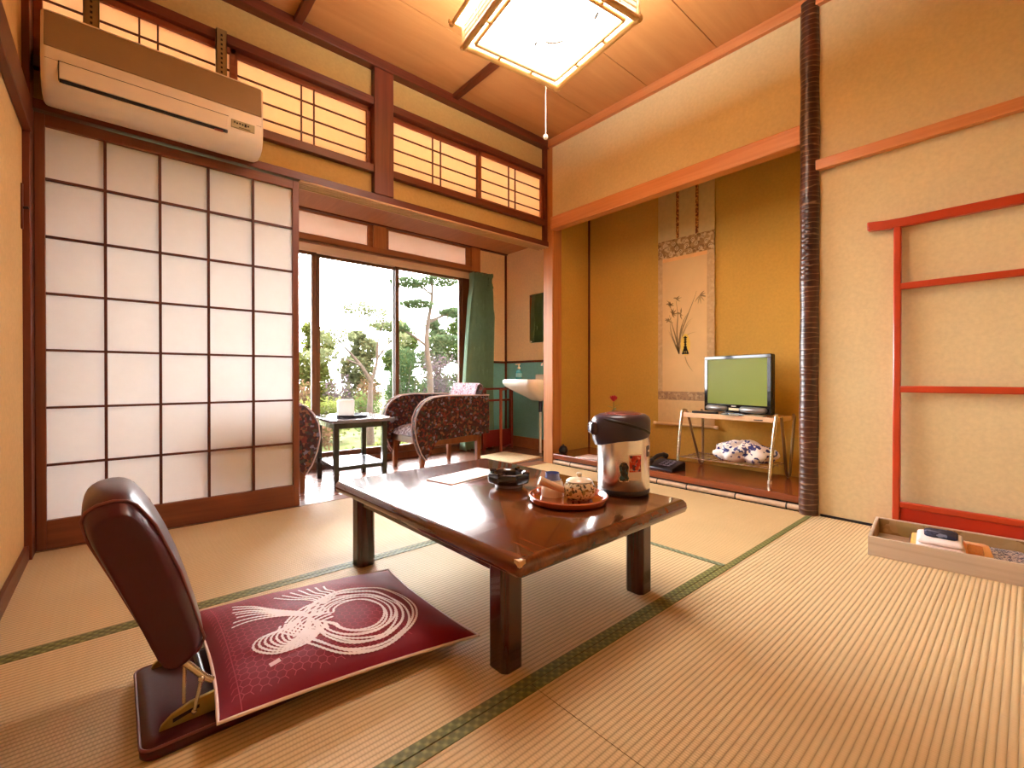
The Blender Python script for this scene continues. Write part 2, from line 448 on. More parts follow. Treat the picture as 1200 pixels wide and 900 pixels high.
# ------------------------------------------------------------------ veranda
struct('wall_veranda_window', MB().box(2.726, XW+.08, YW+.002, YW+.10, .86, ZW+.02).box(-1.5, -.1, YW, YW+.1, -.4, ZW), M['veranda'])
struct('wall_veranda_wainscot', MB().box(2.70, XW+.08, YW+.002, YW+.10, -.4, .86).box(XW, XW+.08, YB+.06, YW+.05, -.4, .86), M['teal'])
struct('wall_veranda_end', MB().box(XW, XW+.08, YB+.03, YW+.1, .86, ZW+.1), M['veranda'])
struct('wall_veranda_left', MB().box(-1.5, -1.4, YB, YW+.1, -.4, ZW), M['veranda'])
struct('wall_veranda_inner', MB().box(-1.5, XL-.04, YB+.03, YB+.1, -.4, ZW), M['veranda'])
struct('wall_veranda_return', MB().box(2.752, XW, YA+.06, YA+.075, -.1, ZW), M['veranda'])
struct('trim_veranda_dado', MB().box(2.726, XW, YW-.012, YW+.004, .842, .862).box(XW-.012, XW+.002, 2.65, YW, .842, .862), M['trimx'])
struct('trim_veranda_corner', MB().box(XW-.016, XW, YW-.016, YW, 0, ZW), M['trimz'])
struct('baseboard_veranda', MB().box(2.726, XW, YW-.014, YW+.002, -.004, .10).box(XW-.014, XW, 2.65, YW, -.004, .10), M['verx'])
struct('ceiling_veranda', MB().box(-1.5, XW+.08, YB+.106, YW+.45, ZW, ZW+.03), wood('veranda_ceiling_board', (168, 104, 66), (196, 130, 88), 'y', .5))
struct('roof_veranda', MB().box(-1.6, XW+.15, YB+.15, YW+.65, ZW+.03, ZW+.055), M['concrete'])
struct('trim_veranda_beam', MB().box(-1.4, XW, YW-.03, YW+.06, 1.965, ZW), M['trimx'])
struct('trim_veranda_post', MB().box(2.622, 2.726, YW-.03, YW+.07, -.004, ZW), M['verz'], bevel=.004)
struct('trim_veranda_short_post', MB().box(1.626, 1.738, YW-.012, YW+.06, 1.772, ZW), M['verz'], bevel=.003)
struct('trim_veranda_lintel', MB().box(-.2, 2.622, YW-.03, YW+.07, 1.716, 1.776), M['verx'], bevel=.003)
struct('trim_veranda_lintel_lip', MB().box(-.2, 2.622, YW-.005, YW+.07, 1.656, 1.716), wood('lit_lintel', (226, 188, 152), (242, 208, 174), 'x', .45), bevel=.002)  # paler wood stands for light falling on the lintel underside
struct('trim_veranda_sill', MB().box(-.2, 2.622, YW-.03, YW+.08, -.004, .048), M['sash'], bevel=.002)
for n, (a, bb) in enumerate(((-.1, .62), (.64, 1.626), (1.738, 2.622))):
    w = struct('window_%d' % (n+5), MB().box(a, a+.03, YW+.006, YW+.034, 1.776, ZW-.012).box(bb-.045, bb, YW+.006, YW+.034, 1.776, ZW-.012)
           .box(a, bb, YW+.006, YW+.034, 1.776, 1.793).box(a, bb, YW+.006, YW+.034, 1.955, 1.978), M['verx'], bevel=.002)
    obj('window_pane', MB().box(a+.02, bb-.03, YW+.018, YW+.022, 1.785, 1.965), M['frost'], w)
def sash(n, x0, x1, y):
    w = struct('window_%d' % n, MB().box(x0, x0+.036, y, y+.028, .048, 1.656).box(x1-.036, x1, y, y+.028, .048, 1.656)
            .box(x0, x1, y, y+.028, .048, .105).box(x0, x1, y, y+.028, 1.634, 1.656), M['sash'], bevel=.003)
    obj('window_pane', MB().box(x0+.03, x1-.03, y+.012, y+.015, .10, 1.64), M['glass'], w)
sash(8, -.1, .62, YW+.036); sash(9, .585, 1.168, YW+.004); sash(10, 1.170, 1.862, YW+.036); sash(11, 1.828, 2.530, YW+.004)
struct('trim_window_jamb', MB().box(2.528, 2.624, YW, YW+.07, .048, 1.656), M['sash'])
struct('trim_left_jamb', MB().box(-.13, -.09, YW, YW+.07, .048, ZW), M['sash'])

# ------------------------------------------------------------------ tatami
def mat(label, x0, x1, y0, y1, axis, borders):
    t = thing('tatami_mat', label, 'tatami mat', ((x0+x1)/2, (y0+y1)/2, 0), 0, 'tatami mats on the floor')
    g = .001
    obj('straw_surface', MB().box(x0+g, x1-g, y0+g, y1-g, -.05, 0), M['tatx' if axis == 'x' else 'taty'], t)
    for e in borders:
        w = .0245
        bx = {'y0': (x0+g, x1-g, y0+g, y0+w), 'y1': (x0+g, x1-g, y1-w, y1-g), 'x0': (x0+g, x0+w, y0+g, y1-g), 'x1': (x1-w, x1-g, y0+g, y1-g)}[e]
        obj('border_strip', MB().box(*bx, -.01, .0016), M['herix' if e[0] == 'y' else 'heriy'], t, bevel=.0008)
mat('tatami mat lying along the foot of the shoji door', XL, 1.668, 1.656, 2.584, 'x', ['y0'])
mat('tatami mat beneath the low table and the legless chair', XL, 1.668, .740, 1.656, 'x', ['y0', 'y1'])
mat('tatami mat in front of the alcove platform', 1.668, XR, .740, 2.584, 'y', ['x0'])
mat('tatami mat of broad ribs in front of the wooden clothes box', .702, XR, -.22, .740, 'x', ['y1'])
mat('tatami mat cut off at the bottom edge below the maroon chair base', XL, .702, -.22, .740, 'x', ['y1'])

# ================================================================== LOW TABLE
TZ = .30
t = thing('low_table', 'low lacquered dark wood table in the middle of the tatami', 'table', (1.01, 1.22, 0))
RT = Matrix.Translation((.642, .711, 0)) @ Matrix.Rotation(math.radians(.9), 4, 'Z')
L, W = 1.035, .742
tp = MB()
prof = [(.014, -.044), (.004, -.038), (.0, -.026), (.002, -.012), (.008, -.003), (.016, 0)]
rings = []
for ins, z in prof:
    r = .012
    ring = []
    for cx, cy, a0 in ((W, 0, -PI/2), (W, L, 0), (0, L, PI/2), (0, 0, PI)):
        sx = -1 if cx > 0 else 1; sy = -1 if cy > 0 else 1
        ox, oy = cx+sx*(ins+r), cy+sy*(ins+r)
        for i in range(5):
            a = a0+i*PI/8
            ring.append((ox+r*math.cos(a), oy+r*math.sin(a), TZ+z))
    rings.append(ring)
tp.loft(rings); tp.move(RT)
top = obj('tabletop', tp, M['table'], t, smooth=50)
ch = MB().prism([(0, 0), (.020, .002), (.003, .020)], 'z', TZ-.014, TZ-.0005).move(RT @ Matrix.Translation((.0015, .0015, 0)))
obj('chipped_corner', ch, plain('bare_wood_chip', (206, 160, 92), .6), top, label='pale bare wood chip at the front corner')
for lx, ly in ((.032, .085), (.605, .085), (.032, L-.15), (.605, L-.15)):
    w = .066; q = .012
    oct_ = [(lx+q, ly), (lx+w-q, ly), (lx+w, ly+q), (lx+w, ly+w-q), (lx+w-q, ly+w), (lx+q, ly+w), (lx, ly+w-q), (lx, ly+q)]
    lg = MB().prism(oct_, 'z', 0, TZ-.042).move(RT)
    obj('leg', lg, M['tableleg'], t, bevel=.003)
ap = MB()
for a in ((.07, .64, .10, .125), (.07, .64, L-.135, L-.11), (.045, .07, .13, L-.13), (.632, .657, .13, L-.13)): ap.box(*a, TZ-.075, TZ-.043)
ap.move(RT)
obj('apron', ap, M['tableleg'], t)

# ================================================================== LEGLESS CHAIR
z = thing('legless_chair', 'maroon vinyl legless floor chair with a tilted padded backrest', 'floor chair', (.25, 1.21, 0))
bs = MB()
def rr_poly(x0, x1, y0, y1, r, n=5):
    out = []
    for cx, cy, a0 in ((x1-r, y0+r, -PI/2), (x1-r, y1-r, 0), (x0+r, y1-r, PI/2), (x0+r, y0+r, PI)):
        out += [(cx+r*math.cos(a0+i*PI/2/n), cy+r*math.sin(a0+i*PI/2/n)) for i in range(n+1)]
    return out
for r0, zz in ((.006, 0),):
    rg = []
    for ins, zz in ((.004, 0.0), (0, .006), (0, .018), (.004, .024), (.02, .028)):
        rg.append([(x, y, zz) for x, y in rr_poly(.030+ins, .60-ins, 1.036+ins, 1.345-ins, .02)])
    bs.loft(rg)
base = obj('seat_pad', bs, M['vinyl'], z, smooth=60)
sm = MB().tube([(x, y, .022) for x, y in rr_poly(.031, .599, 1.037, 1.344, .02)], .003, 6, closed=True)
sub('piping', sm, M['vinylpale'], base, smooth=60)
# backrest: outline in x/z, domed outward towards the seat
outline = [(.121, .150), (.128, .170), (.1124, .215), (.0825, .313), (.0455, .417), (.0185, .487), (.006, .503), (-.010, .510), (-.030, .506), (-.045, .490), (-.050, .467), (-.039, .407), (-.004, .324), (.036, .228), (.063, .158), (.078, .140), (.100, .138)]
bk = MB()
cx = sum(p[0] for p in outline)/len(outline); cz = sum(p[1] for p in outline)/len(outline)
Y0, Y1 = 1.052, 1.345
rings = []
NR = 24
for i in range(NR+1):
    v = .5-.5*math.cos(PI*i/NR)
    e = abs(2*v-1)
    sc = .80+.20*max(0, 1-max(0, (e-.55)/.45)**2.4)**.5 if e < 1 else .80
    bulge = .020*(1-e**4)
    ring = []
    for (x, zz) in outline:
        xx, z2 = cx+(x-cx)*sc, cz+(zz-cz)*(1-(1-sc)*.20)
        up = max(0, (zz-.40)/.11)
        z2 -= up*(.026+.030*e**3); xx += up*(.006*e**3)
        front = max(0, min(1, ((x-cx)*.93 + (zz-cz)*.33)/.035))
        mid = max(0, 1-((zz-.33)/.2)**2)
        xx += bulge*front*(.35+.65*mid); z2 += bulge*front*.3
        ring.append((xx, Y0+(Y1-Y0)*v, z2))
    rings.append(ring)
bk.loft(rings)
back = obj('backrest', bk, M['vinyl'], z, smooth=75, sub=1)
for yy, tk in ((Y0+.022, 5), (Y1-.022, NR-5)):
    p = MB().tube([(x, y, zz) for x, y, zz in rings[tk]], .0030, 7, closed=True)
    sub('piping', p, M['vinylpale'], back, smooth=60, label='paler piping along the backrest edge')
fs = MB()
fs.tube([(.128-.000, Y0+.05+i*.025, .205) for i in range(11)], .002, 6)
for yy in (1.075, 1.318):
    hb = MB()
    pol = [(.058, .024), (.062, .036), (.078, .050), (.108, .062), (.150, .066), (.150, .024)]
    hb.prism(pol, 'y', yy-.004, yy+.004)
    hp = obj('hinge_plate', hb, M['brass'], z, bevel=.0015, label='aged brass hinge plate')
    arm = MB().tube([(.096, yy-.012, .150), (.13, yy-.012, .105), (.142, yy-.012, .094)], .0065, 8)
    arm.tube([(.124, yy-.018, .107), (.112, yy-.018, .050)], .0034, 8)
    arm.tube([(.100, yy+.006, .135), (.098, yy+.006, .060)], .0034, 8)
    arm.ball((.112, yy-.018, .050), .0052, 10); arm.ball((.124, yy-.018, .107), .006, 10)
    sub('hinge_arm', arm, M['chrome'], hp, smooth=50)
    sub('hinge_slot', MB().prism([(.080, .036), (.122, .046), (.122, .052), (.080, .043)], 'y', yy-.0052, yy+.0052), M['dark'], hp)
rod = MB().tube([(.128, 1.08, .10), (.128, 1.315, .10)], .006, 8)
obj('hinge_rod', rod, M['blackm'], z, smooth=50)

# ================================================================== FLOOR CUSHION
cu = thing('floor_cushion', 'crimson floor cushion printed with a white knotted rope', 'cushion', (.42, 1.20, .03))
CQ = {(0, 0): (.138, .970, .062), (0, 1): (.145, 1.478, .062), (1, 0): (.698, .930, .030), (1, 1): (.698, 1.440, .036)}
def cq(u, v):
    p = Vector((0, 0, 0))
    for (a, bb), q in CQ.items(): p += Vector(q)*((u if a else 1-u)*(v if bb else 1-v))
    # sides pulled in a little between the corners
    p.x += .016*(1-(2*v-1)**2)*(1-2*u)*abs(1-2*u); p.y += .012*(1-(2*u-1)**2)*(1-2*v)*abs(1-2*v)
    return p
def dome(u, v): return ((1-abs(2*u-1)**2.6)*(1-abs(2*v-1)**2.6))**.62
def csurf(u, v, lift=0):
    p = cq(u, v); h = dome(min(1, max(0, u)), min(1, max(0, v)))
    wr = .0035*noise.noise(Vector((u*7, v*7, 0)))*min(1, 6*(1-max(abs(2*u-1), abs(2*v-1))))
    p.z += .052*h + wr + lift; return p
def cbot(u, v):
    p = cq(u, v); h = dome(u, v); p.z = max(.030 if u < .83 else .004, p.z-.034*h); 
    return p
m = MB(); N = 40
m.grid(lambda u, v: csurf(u, v), N, N); m.grid(lambda u, v: cbot(u, v), N, N)
crim = plain('crimson_cotton', (128, 10, 34), .6, 0, .1, 9, sheen=.06, bump=.06, spec=.25)
body = obj('cushion_cover', m, crim, cu, smooth=70)
ed = [(i/24, 0) for i in range(24)] + [(1, i/24) for i in range(24)] + [(1-i/24, 1) for i in range(24)] + [(0, 1-i/24) for i in range(24)]
obj('piping', MB().tube([cq(u, v)+Vector((0, 0, .001)) for u, v in ed], .0034, 8, closed=True), plain('cream_piping', (226, 196, 182), .6), cu, smooth=60, label='cream piping along the cushion edge')
def xy2uv(x, y):
    u = (x-.1415)/(.698-.1415)
    y0 = .970+(.930-.970)*u; y1 = 1.478+(1.440-1.478)*u
    return u, (y-y0)/(y1-y0)
def on_cushion(x, y, lift): 
    u, v = xy2uv(x, y); return csurf(u, v, lift)
def smooth_path(P, step=.0022):
    """catmull-rom through P, resampled"""
    P = [Vector(p) for p in P]; out = []
    for i in range(len(P)-1):
        p0 = P[max(0, i-1)]; p1 = P[i]; p2 = P[i+1]; p3 = P[min(len(P)-1, i+2)]
        n = max(2, int((p2-p1).length/step))
        for k in range(n):
            s = k/n
            out.append(.5*((2*p1)+(-p0+p2)*s+(2*p0-5*p1+4*p2-p3)*s*s+(-p0+3*p1-3*p2+p3)*s**3))
    out.append(P[-1]); return out
def ribbon(mb, path, w, lift, bead=.010, depth=.36):
    L = 0; prev = None; pl_ = []
    for i, p in enumerate(path):
        a = path[max(0, i-1)]; b_ = path[min(len(path)-1, i+1)]
        t_ = (b_-a); t_ = t_.normalized() if t_.length > 0 else Vector((1, 0))
        n_ = Vector((-t_.y, t_.x))
        if prev is not None: L += (p-prev).length
        prev = p
        ww = w*(1-depth*(.5+.5*math.cos(2*PI*L/bead))) if bead else w
        pl_.append((p+n_*ww, p-n_*ww))
    V = [(mb.bm.verts.new(on_cushion(a.x, a.y, lift)), mb.bm.verts.new(on_cushion(c_.x, c_.y, lift))) for a, c_ in pl_]
    for (a, b_), (c_, d_) in zip(V, V[1:]): mb.bm.faces.new((a, b_, d_, c_)).material_index = mb.mi
rope = MB(); rg = random.Random(11)
K = Vector((.352, 1.165))
LC = Vector((.462, 1.118))
for i in range(10):                                   # the big coil
    r = .066+.0080*i; c0 = LC + Vector((rg.uniform(-.006, .008), rg.uniform(-.008, .008))); ph_ = rg.uniform(0, 6); wa_ = rg.uniform(.02, .07); sx_ = rg.uniform(.95, 1.08); sy_ = rg.uniform(1.0, 1.14)
    pts = []
    a0, a1 = math.radians(150), math.radians(150-318)
    pts.append(K+Vector((.012+.002*i, .018-.003*i)))
    for k in range(19):
        a = a0+(a1-a0)*k/18
        wob = 1+wa_*math.sin(a*2+ph_)
        pts.append(c0+Vector((math.cos(a)*r*sx_*wob, math.sin(a)*r*sy_*wob)))
    pts.append(K+Vector((.006, -.022+.003*i)))
    ribbon(rope, smooth_path(pts), .0036, .0012+.00015*i)
for i in range(7):                                    # tassel ends to the back left
    e = Vector((.196+.012*rg.random()+.004*i, 1.258+.020*i))
    mid1 = K+Vector((-.05, .055+.006*i)); 
    ribbon(rope, smooth_path([K+Vector((.0, .012+.004*i)), mid1, (mid1+e)/2+Vector((0, .010)), e]), .0034, .0013)
for i in range(7):                                    # upper tail sweeping back
    e = Vector((.315+.022*i, 1.350-.004*abs(3-i)))
    ribbon(rope, smooth_path([K+Vector((.055, .045)), K+Vector((.03+.012*i, .10-.002*i)), K+Vector((-.005+.016*i, .135)), e]), .0034, .0014)
for i in range(7):                                    # lower left loop
    a = .012*i
    pts = [K+Vector((.03, -.045-.004*i)), K+Vector((-.02, -.095+.006*i)), Vector((.262+.006*i, 1.072+.004*i)), Vector((.222+.012*i, 1.118)), Vector((.238+.011*i, 1.150-.002*i)), K+Vector((-.055+.004*i, -.01)), K+Vector((-.01, .02))]
    ribbon(rope, smooth_path(pts), .0034, .0015)
for i in range(8):                                    # wraps of the knot
    s = -.055+.014*i
    ribbon(rope, smooth_path([K+Vector((-.05, s-.035)), K+Vector((-.02, s-.004)), K+Vector((.018, s+.016)), K+Vector((.052, s+.022))]), .0040, .0018)
for i in range(5):
    s = .012*i
    ribbon(rope, smooth_path([K+Vector((-.062+s, .005)), K+Vector((-.07+s, -.02)), K+Vector((-.05+s, -.052)), K+Vector((-.012+s*.6, -.068))]), .0036, .0016)
rope.mi = 1
ribbon(rope, smooth_path([(.240, 1.046), (.262, 1.050)]), .006, .0012, 0)
obj('printed_rope', rope, [plain('white_rope_print', (246, 232, 234), .7), plain('pale_stamp', (228, 190, 194), .7)], cu, label='white twisted rope print knotted with tassels')
hx = MB(); r = .0108
for row in range(-2, 40):
    for colm in range(-2, 40):
        cx_ = .192+colm*r*1.5; cy_ = .955+(row+(.5 if colm % 2 else 0))*r*math.sqrt(3)
        u, v = xy2uv(cx_, cy_)
        if not (.06 < u < .80 and .05 < v < .93): continue
        if cy_ > .985+ (cx_-.19)*.0 and u > .72: continue
        if random.random() < max(0, (u-.62)*4): continue
        for k in range(3):
            a, bb = k*PI/3, (k+1)*PI/3
            p0 = Vector((cx_+r*math.cos(a), cy_+r*math.sin(a))); p1 = Vector((cx_+r*math.cos(bb), cy_+r*math.sin(bb)))
            ribbon(hx, [p0, p1], .0008, .0007, 0)
ribbon(hx, smooth_path([(.180, .972), (.176, 1.15), (.182, 1.44)], .01), .0009, .0007, 0)
obj('printed_hexagons', hx, plain('rose_line_print', (178, 58, 76), .7), cu, label='fine pinkish hexagon lattice print')

# ================================================================== THINGS ON THE TABLE
# paper board
Mx = Matrix.Translation((1.05, 1.482, TZ)) @ Matrix.Rotation(math.radians(11), 4, 'Z')
o = obj('menu_sheet', MB().box(-.145, .145, -.068, .068, 0, .0028).move(Mx), [plain('pale_pink_card', (240, 210, 190), .5)], bevel=.0006)
tag(o, 'pale pink rectangular sheet lying on the table behind the ashtray', 'sheet')
# ashtray
a = thing('ashtray', 'black eight-sided ashtray standing on the low table', 'ashtray', (1.074, 1.245, TZ))
am = MB()
def octa(r, z, n=8, off=PI/8): return [(r*math.cos(off+2*PI*k/n), r*math.sin(off+2*PI*k/n), z) for k in range(n)]
am.loft([octa(.060, .010), octa(.076, .016), octa(.080, .030), octa(.080, .042), octa(.076, .050), octa(.062, .050)] , cap=False)
am.loft([octa(.062, .050), octa(.052, .042), octa(.046, .024), octa(.04, .020)], cap=False)
am.face(octa(.04, .020)); am.face(list(reversed(octa(.060, .010))))
obj('bowl', am, plain('black_glaze', (24, 18, 26), .1, 0, .1, coat=.6), a, local=True, bevel=.002)
for k in range(4):
    an = k*PI/2+PI/8
    n_ = MB().tube([(.056*math.cos(an), .056*math.sin(an), .0505), (.079*math.cos(an), .079*math.sin(an), .0505)], .005, 8)
    obj('cigarette_rest', n_, plain('black_glaze_rest', (40, 34, 44), .1, coat=.5), a, local=True, smooth=50)
obj('foot_ring', MB().lathe([(.046, 0), (.05, 0), (.052, .010), (.046, .011)], n=24), plain('foot_highlight_glass', (150, 140, 140), .1, coat=.5), a, local=True, smooth=40, label='foot under the black bowl coloured pale as a highlight')  # pale colour stands for the bright reflection under the bowl
# round tray
t = thing('serving_tray', 'round reddish brown lacquer tray under the teapot', 'tray', (1.082, .967, TZ))
obj('tray_dish', MB().lathe([(.001, 0.004), (.001, 0), (.112, 0), (.120, .004), (.1245, .018), (.1235, .021), (.119, .020), (.113, .008), (.108, .006), (.001, .006)], n=56, cap=False), plain('red_brown_lacquer', (150, 58, 24), .12, 0, .15, 6, coat=.6), t, local=True, smooth=40)
obj('tray_lip', MB().lathe([(.1195, .0195), (.122, .0225), (.1250, .0195), (.1225, .017)], n=56, cap=False), plain('rubbed_lacquer_edge', (196, 112, 70), .3), t, local=True, smooth=60)
# teapot
t = thing('teapot', 'small cream teapot with painted flowers and a side handle on the round tray', 'teapot', (1.110, .945, TZ+.006))
floral = patches('blue_brown_flower_glaze', [(0, (232, 220, 188)), (.60, (150, 140, 104)), (.72, (92, 92, 84)), (.82, (222, 208, 172)), (.93, (150, 112, 66))], 140, .2, True)
bd = obj('pot_body', MB().lathe([(.001, 0), (.033, 0), (.046, .012), (.0515, .028), (.050, .040), (.044, .051), (.038, .056), (.030, .057), (.001, .057)], n=40, cap=False), floral, t, local=True, smooth=50)
bandm = plain('cream_glaze', (236, 222, 190), .2, coat=.3)
ld = obj('lid', MB().lathe([(.041, .0545), (.042, .057), (.036, .063), (.020, .068), (.008, .070), (.001, .070)], n=36, cap=False), bandm, t, local=True, smooth=50)
sub('lid_knob', MB().lathe([(.006, .069), (.0055, .072), (.0085, .076), (.009, .080), (.005, .084), (.001, .0845)], n=18, cap=False), bandm, ld, local=True, smooth=60)
ld_line = MB().tube([(.0415*math.cos(k*PI/24), .0415*math.sin(k*PI/24), .0568) for k in range(48)], .0010, 5, closed=True)
sub('lid_line', ld_line, plain('grey_line', (120, 110, 90), .4), ld, local=True)
dirh = Vector((-.80, .60, 0)).normalized()
hp = [dirh*.044+Vector((0, 0, .026)), dirh*.07+Vector((0, 0, .036)), dirh*.10+Vector((0, 0, .049)), dirh*.128+Vector((0, 0, .060))]
obj('side_handle', MB().tube(hp, [.010, .0105, .0125, .0145], 14), plain('pale_clay_handle', (222, 186, 154), .4), t, local=True, smooth=50, label='pale pinkish clay side handle')
dirs = Vector((-.60, -.80, 0))*-1
obj('spout', MB().tube([dirs*.044+Vector((0, 0, .026)), dirs*.06+Vector((0, 0, .034)), dirs*.074+Vector((0, 0, .050))], [.012, .009, .007], 12), floral, t, local=True, smooth=50)
# upside-down cup
t = thing('teacup', 'white teacup with a blue foot turned upside down on the round tray', 'cup', (1.078, 1.032, TZ+.006))
obj('cup_body', MB().lathe([(.001, .052), (.030, .052), (.0355, 0), (.038, 0), (.0365, .024), (.0335, .044), (.027, .052)], n=32, cap=False), plain('white_cup_glaze', (238, 226, 210), .15, coat=.4), t, local=True, smooth=40)
obj('cup_foot', MB().lathe([(.027, .052), (.0235, .064), (.0225, .074), (.0205, .0745), (.0195, .066), (.001, .064)], n=32, cap=False), plain('blue_cup_glaze', (92, 104, 156), .15, coat=.4), t, local=True, smooth=40, label='blue-glazed foot of the cup')

# air pot
PR = Matrix.Rotation(math.atan2(.658, -.753), 4, 'Z')      # spout direction along local +x
t = thing('vacuum_flask', 'steel vacuum jug with dark plum plastic top and stickers on the low table', 'jug', (1.319, .926, TZ), math.atan2(.62, -.785))
R0 = .0875
obj('base_ring', MB().lathe([(.001, 0), (.080, 0), (.0875, .003), (.0885, .012), (.086, .017), (.001, .017)], n=48, cap=False), plain('dark_grey_plastic', (52, 44, 46), .35), t, local=True, smooth=40)
bdy = obj('steel_body', MB().lathe([(R0-.002, .016), (R0, .020), (R0, .175), (R0-.001, .198)], n=64, cap=False), M['steel'], t, local=True, smooth=60)
plum = plain('plum_plastic', (58, 48, 66), .28, 0, .06, coat=.2)
hd = MB()
rings = []
def headring(zb, rx, k):   # stretched towards +x (spout side)
    out = []
    for i in range(40):
        a_ = 2*PI*i/40; c_, s_ = math.cos(a_), math.sin(a_)
        ext = k*max(0, c_)**3
        out.append((rx*c_+ext, rx*s_*(1-.15*max(0, c_)**4*min(1, k*20)), zb(a_) if callable(zb) else zb))
    return out
front_drop = lambda base, amp: (lambda a_: base-amp*max(0, math.cos(a_))**2+amp*.75*max(0, -math.cos(a_))**2)
hd.loft([headring(front_drop(.182, .022), R0-.006, .0), headring(front_drop(.183, .022), R0+.001, .010), headring(front_drop(.200, .020), R0+.003, .016), headring(lambda a_: .222, R0+.003, .018),
         headring(lambda a_: .246, R0+.003, .018), headring(lambda a_: .258, R0-.002, .014), headring(lambda a_: .266, R0-.014, .008)])
hdo = obj('plastic_top', hd, plum, t, local=True, smooth=45)
sub('top_plate', MB().lathe([(.001, .276), (.040, .274), (.058, .270), (.066, .264)], n=40, cap=False), plain('button_rosy_reflection', (186, 130, 130), .15, .7), hdo, local=True, smooth=60, label='shiny press button coloured by a rosy reflection')  # rosy reflection is put into the button's base colour
lp = MB()
pts = []
for i in range(25):
    s = i/24; a_ = math.radians(20+ s*122)
    rr_ = R0+.0025
    pts.append((rr_*math.cos(a_), -rr_*math.sin(a_), .252-.046*s**1.2+.006*math.sin(PI*s)))
lp.tube(pts, .0052, 8)
sub('carry_handle', lp, plain('black_plastic', (26, 20, 24), .3), hdo, local=True, smooth=60)
lp2 = MB().tube([(x, -y, zz) for x, y, zz in pts], .0052, 8)
sub('carry_handle', lp2, plain('black_plastic_b', (26, 20, 24), .3), hdo, local=True, smooth=60)
sp = MB()
sp.loft([[(.075, -.036, .198), (.075, .036, .198), (.075, .036, .245), (.075, -.036, .245)], [(.112, -.030, .196), (.112, .030, .196), (.112, .030, .240), (.112, -.030, .240)], [(.121, -.020, .204), (.121, .020, .204), (.118, .020, .232), (.118, -.020, .232)]])
sub('spout_hood', sp, plain('plum_plastic_b', (84, 70, 84), .25, coat=.3), hdo, local=True, bevel=.008, seg=3)
sub('spout_hole', MB().lathe([(.001, .2455), (.011, .2455), (.011, .243), (.001, .243)], (.100, -.006, -.004), 16, cap=False), M['dark'], hdo, local=True)
def sticker(a0, a1, z0, z1, mi_mat, lift, nm, lb, shape=None):
    mb = MB(); n_ = 14
    if shape is None:
        mb.grid(lambda u, v: ((R0+lift)*math.cos(a0+(a1-a0)*u), (R0+lift)*math.sin(a0+(a1-a0)*u), z0+(z1-z0)*v), n_, 2)
    else:
        mb.face([((R0+lift)*math.cos(a0+(a1-a0)*u), (R0+lift)*math.sin(a0+(a1-a0)*u), z0+(z1-z0)*v) for u, v in shape])
    return sub(nm, mb, mi_mat, bdy, local=True, label=lb)
# angles measured from the spout; the side facing the camera is around +90 deg
stw = plain('cream_sticker', (236, 214, 190), .4, 0, .04)
pic = patches('red_picture_print', [(0, (206, 66, 40)), (.45, (190, 40, 30)), (.6, (90, 40, 50)), (.75, (222, 150, 120)), (.88, (150, 120, 140))], 110, .4)
fig = patches('teal_figure_print', [(0, (50, 60, 62)), (.4, (36, 36, 40)), (.6, (70, 104, 116)), (.85, (120, 96, 70))], 120, .4)
A = lambda d_: math.radians(d_)
sticker(A(84), A(115), .055, .140, stw, .0006, 'sticker', 'cream sticker with a red picture')
sticker(A(86), A(113), .082, .136, pic, .0009, 'sticker_picture', 'red picture on the cream sticker')
blob = [(.15, 0), (.85, 0), (.98, .15), (.85, .3), (.92, .55), (.95, .75), (.75, .95), (.5, 1), (.25, .95), (.05, .75), (.1, .55), (.2, .3), (.05, .15)]
sticker(A(62), A(88), .050, .118, stw, .0010, 'figure_sticker', 'cream cut-out sticker', blob)
blob2 = [(.5+(u-.5)*.84, .5+(v-.5)*.9) for u, v in blob]
sticker(A(62), A(88), .050, .118, fig, .0014, 'figure_print', 'dark teal print on the cut-out sticker', blob2)
sticker(A(132), A(152), .128, .164, plain('dark_brown_badge', (74, 44, 30), .3), .0008, 'badge', 'dark brown badge')
sticker(A(137), A(147), .143, .150, stw, .0011, 'badge_mark', 'pale mark on the badge')

# ================================================================== AIR CONDITIONER
t = thing('air_conditioner', 'long wall air conditioner hung on rails above the shoji door', 'air conditioner', (.16, 2.48, 1.76))
AX0, AX1 = -.204, .531
prof = [(2.585, 1.775), (2.50, 1.752), (2.44, 1.757), (2.405, 1.776), (2.388, 1.81), (2.382, 1.86), (2.384, 1.915), (2.392, 2.048), (2.40, 2.057), (2.585, 2.057)]
hb = MB(); rings = []
for x, s in ((AX0, .93), (AX0+.006, .975), (AX0+.018, 1), (AX1-.018, 1), (AX1-.006, .975), (AX1, .93)):
    rings.append([(x, 2.585+(y-2.585)*s, 1.905+(zz-1.905)*(1-(1-s)*.5)) for y, zz in prof])
hb.loft(rings)
hs = obj('housing', hb, M['acw'], t, smooth=35)
fp = MB().loft([[(x, 2.3795, 1.914), (x, 2.3885, 2.046), (x, 2.393, 2.046), (x, 2.386, 1.914)] for x in (AX0+.010, AX1-.010)])
obj('front_panel', fp, M['acp'], t, bevel=.002, label='darker taupe upper front panel')
fl = MB().loft([[(x, 2.3775, 1.868), (x, 2.3835, 1.808), (x, 2.393, 1.808), (x, 2.388, 1.868)] for x in (AX0+.05, .385)])
obj('air_flap', fl, M['acw'], t, bevel=.002)
obj('outlet_slot', MB().loft([[(x, 2.3835, 1.806), (x, 2.3880, 1.797), (x, 2.40, 1.797), (x, 2.40, 1.806)] for x in (AX0+.05, .385)]), M['dark'], t)
obj('flap_seam', MB().box(AX0+.048, .387, 2.3790, 2.386, 1.8685, 1.8702).box(AX0+.0475, AX0+.0495, 2.3795, 2.39, 1.80, 1.87), M['dark'], t)
gs_ = plain('grey_seam', (150, 130, 110), .6)
